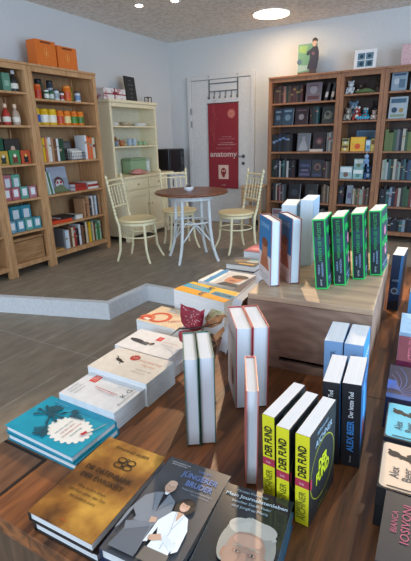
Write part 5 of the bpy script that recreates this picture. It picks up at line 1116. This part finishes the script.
# on the box: blue portrait pair
def cv_port(a, dp, ht):
    P2(a, [(0, ht*.42), (dp, ht*.42), (dp, ht), (0, ht)], '#2872a8', .0001); P2(a, [(0, 0), (dp, 0), (dp, ht*.44), (0, ht*.44)], '#cdc4c4', .0001)
    blob(a, dp*.5, ht*.52, dp*.24, ht*.13, '#b07050', .0004); P2(a, [(dp*.12, ht*.22), (dp*.88, ht*.22), (dp*.72, ht*.46), (dp*.28, ht*.46)], '#a8603f', .0003); blob(a, dp*.5, ht*.62, dp*.25, ht*.07, '#7c4328', .0005); tx(a, 'SONNE', .022, '#a8d4f0', dp*.5, ht*.88, 0, dp*.7); tx(a, 'Roman einer Reise', .01, '#7a7076', dp*.5, ht*.12, 0, dp*.7); tx(a, 'Autorin', .009, '#7a7076', dp*.5, ht*.06, 0, dp*.4)
stand_book('blue book with a reddish portrait on the box, left one', 3.508, .302, BZ, .034, .15, .233, '#8b4a44', 38, 'back', 'L', cv_port, None, True, pm=BLP)
stand_book('blue book with a reddish portrait on the box, right one', 3.560, .360, BZ, .034, .15, .234, '#8b4a44', 38, 'back', 'L', cv_port, None, True, pm=BLP)
stand_book('thick plain book with pale pages behind the left portrait book', 3.442, .575, BZ, .056, .17, .245, '#9db8c8', 12, 'back', pm=BLP, hard=False, name='paperback_book')
stand_book('thick plain book with pale pages and light blue cover, behind portraits', 3.506, .612, BZ, .050, .17, .262, '#9cc0e0', 8, 'back', pm=BLP, hard=False, name='paperback_book', side='R', sideart=lambda a, dp, ht: P2(a, [(0, 0), (dp, 0), (dp, ht), (0, ht)], '#9fb9d4', .0001))
# green-framed thrillers
GR = '#1fc45a'
def sp_wenn(a, th, ht):
    P2(a, [(0, 0), (th, 0), (th, ht), (0, ht)], GR, .0001); P2(a, [(.0035, .005), (th-.0035, .005), (th-.0035, ht-.005), (.0035, ht-.005)], '#0f2a32', .0003); P2(a, [(.0035, ht*.5), (th-.0035, ht*.5), (th-.0035, ht*.75), (.0035, ht*.75)], '#17414f', .0004)
    tx(a, 'WENN SIE W\u00dcSSTE',   .016, '#2fae5c', th*.52, ht*.68, 90, ht*.55); tx(a, 'FREIDA', .008, '#9fc0e4', th*.36, ht*.29, 90, ht*.14); tx(a, 'McFADDEN', .009, '#9fc0e4', th*.64, ht*.29, 90, ht*.2); tx(a, 'HEYNE', .008, '#c8d4dc', th*.5, ht*.1, 90, ht*.09)
def cv_wenn(a, dp, ht):
    P2(a, [(0, 0), (dp, 0), (dp, ht), (0, ht)], GR, .0001); P2(a, [(.004, .005), (dp-.004, .005), (dp-.004, ht-.005), (.004, ht-.005)], '#163a44', .0003)
    tx(a, 'WENN SIE', .032, GR, dp*.5, ht*.82, 0, dp*.82, bold=.03); tx(a, 'W\u00dcSSTE', .036, GR, dp*.5, ht*.46, 0, dp*.82, bold=.03); blob(a, dp*.55, ht*.64, .022, .018, '#c87f98', .0006); blob(a, dp*.6, ht*.34, .020, .022, '#d88aa0', .0006); blob(a, dp*.6, ht*.36, .008, .008, '#2c2030', .0008); tx(a, 'FREIDA McFADDEN', .014, '#a8c8ec', dp*.5, ht*.14, 0, dp*.8); tx(a, 'THRILLER', .01, '#a8c8ec', dp*.5, ht*.07, 0, dp*.5)
for k, (x, y, rz, th, dp, lab) in enumerate(((3.655, .352, 6, .041, .145, 'green-framed thriller on the box, leftmost of four'), (3.7005, .418, 5.5, .040, .145, 'green-framed thriller on the box, second from the left'), (3.745, .512, 5, .041, .145, 'green-framed thriller on the box, third from the left'), (3.791, .590, 1, .040, .160, 'green-framed thriller on the box, rightmost, its cover facing right'))):
    stand_book(lab, x, y, BZ, th, dp, .240, '#1fb456', rz, 'front', 'R', cv_wenn, sp_wenn, False, lean=-6, name='paperback_book', group='green-framed thrillers standing on the wooden box')
# far right upright
def sp_crest(a, th, ht):
    P2(a, [(0, 0), (th, 0), (th, ht), (0, ht)], '#1b2f4c', .0001); P2(a, [(0, 0), (th, 0), (th, ht*.2), (0, ht*.15)], '#12161e', .0002); blob(a, th*.5, ht*.36, th*.34, th*.34, '#8896a4', .0004); blob(a, th*.5, ht*.36, th*.2, th*.2, '#3c4a58', .0005); P2(a, [(th*.7, ht*.3), (th, ht*.3), (th, ht), (th*.8, ht)], '#3b74a8', .0003); tx(a, 'SAGA', .014, '#9fb4c8', th*.5, ht*.55, 0, th*.6)
stand_book('thick dark blue book with a pale crest, upright behind the box corner', 3.824, .948, TZ, .046, .16, .258, '#1f3350', 0, 'front', None, None, sp_crest, False, name='paperback_book', back='#1b2f4c')
def sp_br(a, th, ht): P2(a, [(0, 0), (th, 0), (th, ht), (0, ht)], '#4b90c8', .0001); P2(a, [(0, 0), (th, 0), (th, ht*.3), (0, ht*.25)], '#b9d8ee', .0002); P2(a, [(0, ht*.86), (th, ht*.86), (th, ht), (0, ht)], '#c9b8a0', .0003); tx(a, 'INSEL', .018, '#e4eef6', th*.5, ht*.55, 90, ht*.4)
stand_book('bright blue upright book at the right edge, left one', 3.925, .715, TZ, .040, .15, .205, '#2f84c8', 0, 'front', None, None, sp_br, False, name='paperback_book')
stand_book('bright blue upright book at the right edge, right one', 3.967, .715, TZ, .040, .15, .208, '#2f84c8', 0, 'front', None, None, sp_br, False, name='paperback_book')
stand_book('tan upright book behind the bright blue ones at the right edge', 3.945, .93, TZ, .06, .17, .25, '#8a6848', 0, 'front', hard=False, name='paperback_book')

# ------------------------------------------------------------------ potted plant with red leaves
t = thing('potted_plant', 'small potted plant with a big speckled red leaf among books', 'plant', (3.330, .168, TZ+e))
MB().lathe([(.024, 0), (.031, .055), (.033, .064), (.029, .064), (.0265, .045)], mat('#5c3b2a', .6), None, 18).build('pot', t)
REDL = mottled('#6d0f22', '#8f1a30', '#a8243a', 25, .5)
PLE = mottled('#b8b48a', '#c4b48c', '#8ea06c', 30, .55); TAN = mottled('#b07c50', '#c08a5c', '#8a5634', 30, .6)
PX, PY, PZ = 3.330, .168, TZ+e
def leaf(pts, m_, bulge=.010, spots=0):
    """leaf from its outline (world coordinates), cupped towards its midrib, with a thickness of its own"""
    P = [Vector((p[0]-PX, p[1]-PY, p[2]-PZ)) for p in pts]; c = sum(P, Vector())/len(P); d = Vector((.55, -.8, .2)).normalized(); vs = []; fs = []; n_ = len(P)
    for s2 in (1, -1):
        vs.append(c-d*bulge+d*s2*.0007)
        for i_, q in enumerate(P): vs.append(c+(q-c)*.55-d*bulge*.6+d*s2*.0007)
        for i_, q in enumerate(P): vs.append(q+d*(.004 if i_ % 2 else -.003)+d*s2*.0007)
    k = 1+2*n_
    for s2 in range(2):
        o_ = s2*k
        for i_ in range(n_):
            a, b2 = i_, (i_+1) % n_
            t1 = (o_, o_+1+a, o_+1+b2); t2 = (o_+1+a, o_+1+n_+a, o_+1+n_+b2, o_+1+b2)
            fs += [t1, t2] if s2 == 0 else [t1[::-1], t2[::-1]]
    for i_ in range(n_): b2 = (i_+1) % n_; fs.append((1+n_+i_, k+1+n_+i_, k+1+n_+b2, 1+n_+b2))
    b_ = MB(); b_.add(vs, fs, m_, None, True)
    rnd = random.Random(3); SP = mat('#d9a8a8', .6)
    for _ in range(spots):
        i_ = rnd.randrange(n_); f = rnd.uniform(.15, .85); q = c+(P[i_]-c)*f*.95-d*bulge*(1-f)*.9+d*.003; a = (P[i_]-c).normalized(); sd = a.cross(d).normalized()
        b_.add([q-a*.0055, q+sd*.0013, q+a*.0055, q-sd*.0013], [(0, 1, 2, 3)], SP)
    return b_.build('leaf', t)
leaf([(3.268, 0.095, 0.732), (3.291, 0.095, 0.726), (3.321, 0.095, 0.724), (3.344, 0.095, 0.718), (3.363, 0.095, 0.728), (3.358, 0.095, 0.703), (3.354, 0.095, 0.677), (3.346, 0.095, 0.654), (3.326, 0.095, 0.639), (3.303, 0.095, 0.64), (3.279, 0.095, 0.648), (3.268, 0.095, 0.664), (3.264, 0.095, 0.692)], REDL, -.006, 26)
leaf([(3.265, 0.085, 0.631), (3.285, 0.085, 0.642), (3.317, 0.085, 0.645), (3.336, 0.085, 0.642), (3.323, 0.085, 0.614), (3.299, 0.085, 0.594), (3.279, 0.085, 0.589), (3.263, 0.085, 0.597), (3.259, 0.085, 0.615)], REDL, -.005, 7)
leaf([(3.341, 0.13, 0.679), (3.369, 0.13, 0.72), (3.413, 0.13, 0.714), (3.429, 0.13, 0.699), (3.391, 0.13, 0.701), (3.348, 0.13, 0.648)], PLE, .004)
leaf([(3.338, 0.115, 0.652), (3.377, 0.115, 0.695), (3.428, 0.115, 0.715), (3.413, 0.115, 0.681), (3.376, 0.115, 0.655)], TAN, .004)
leaf([(3.388, 0.105, 0.633), (3.425, 0.105, 0.676), (3.431, 0.105, 0.661), (3.397, 0.105, 0.613)], TAN, .004)
b_ = MB(); ST = mat('#3a261a', .7)
loc_ = lambda L_: [(p[0]-PX, p[1]-PY, p[2]-PZ) for p in L_]
TW = loc_([(3.224, 0.09, 0.606), (3.262, 0.09, 0.641), (3.306, 0.09, 0.648), (3.368, 0.09, 0.67), (3.423, 0.09, 0.697)])
b_.tube(TW[:3], [.001, .003, .003], ST, None, 7); b_.tube([(0, 0, .05), TW[2]], .003, ST, None, 7); b_.tube(TW[2:], [.003, .003, .001], ST, None, 7)
b_.build('stem', t)
MB().lathe([(.026, .050), (.026, .058)], mat('#2c1f16', .95), None, 16).build('soil', t)
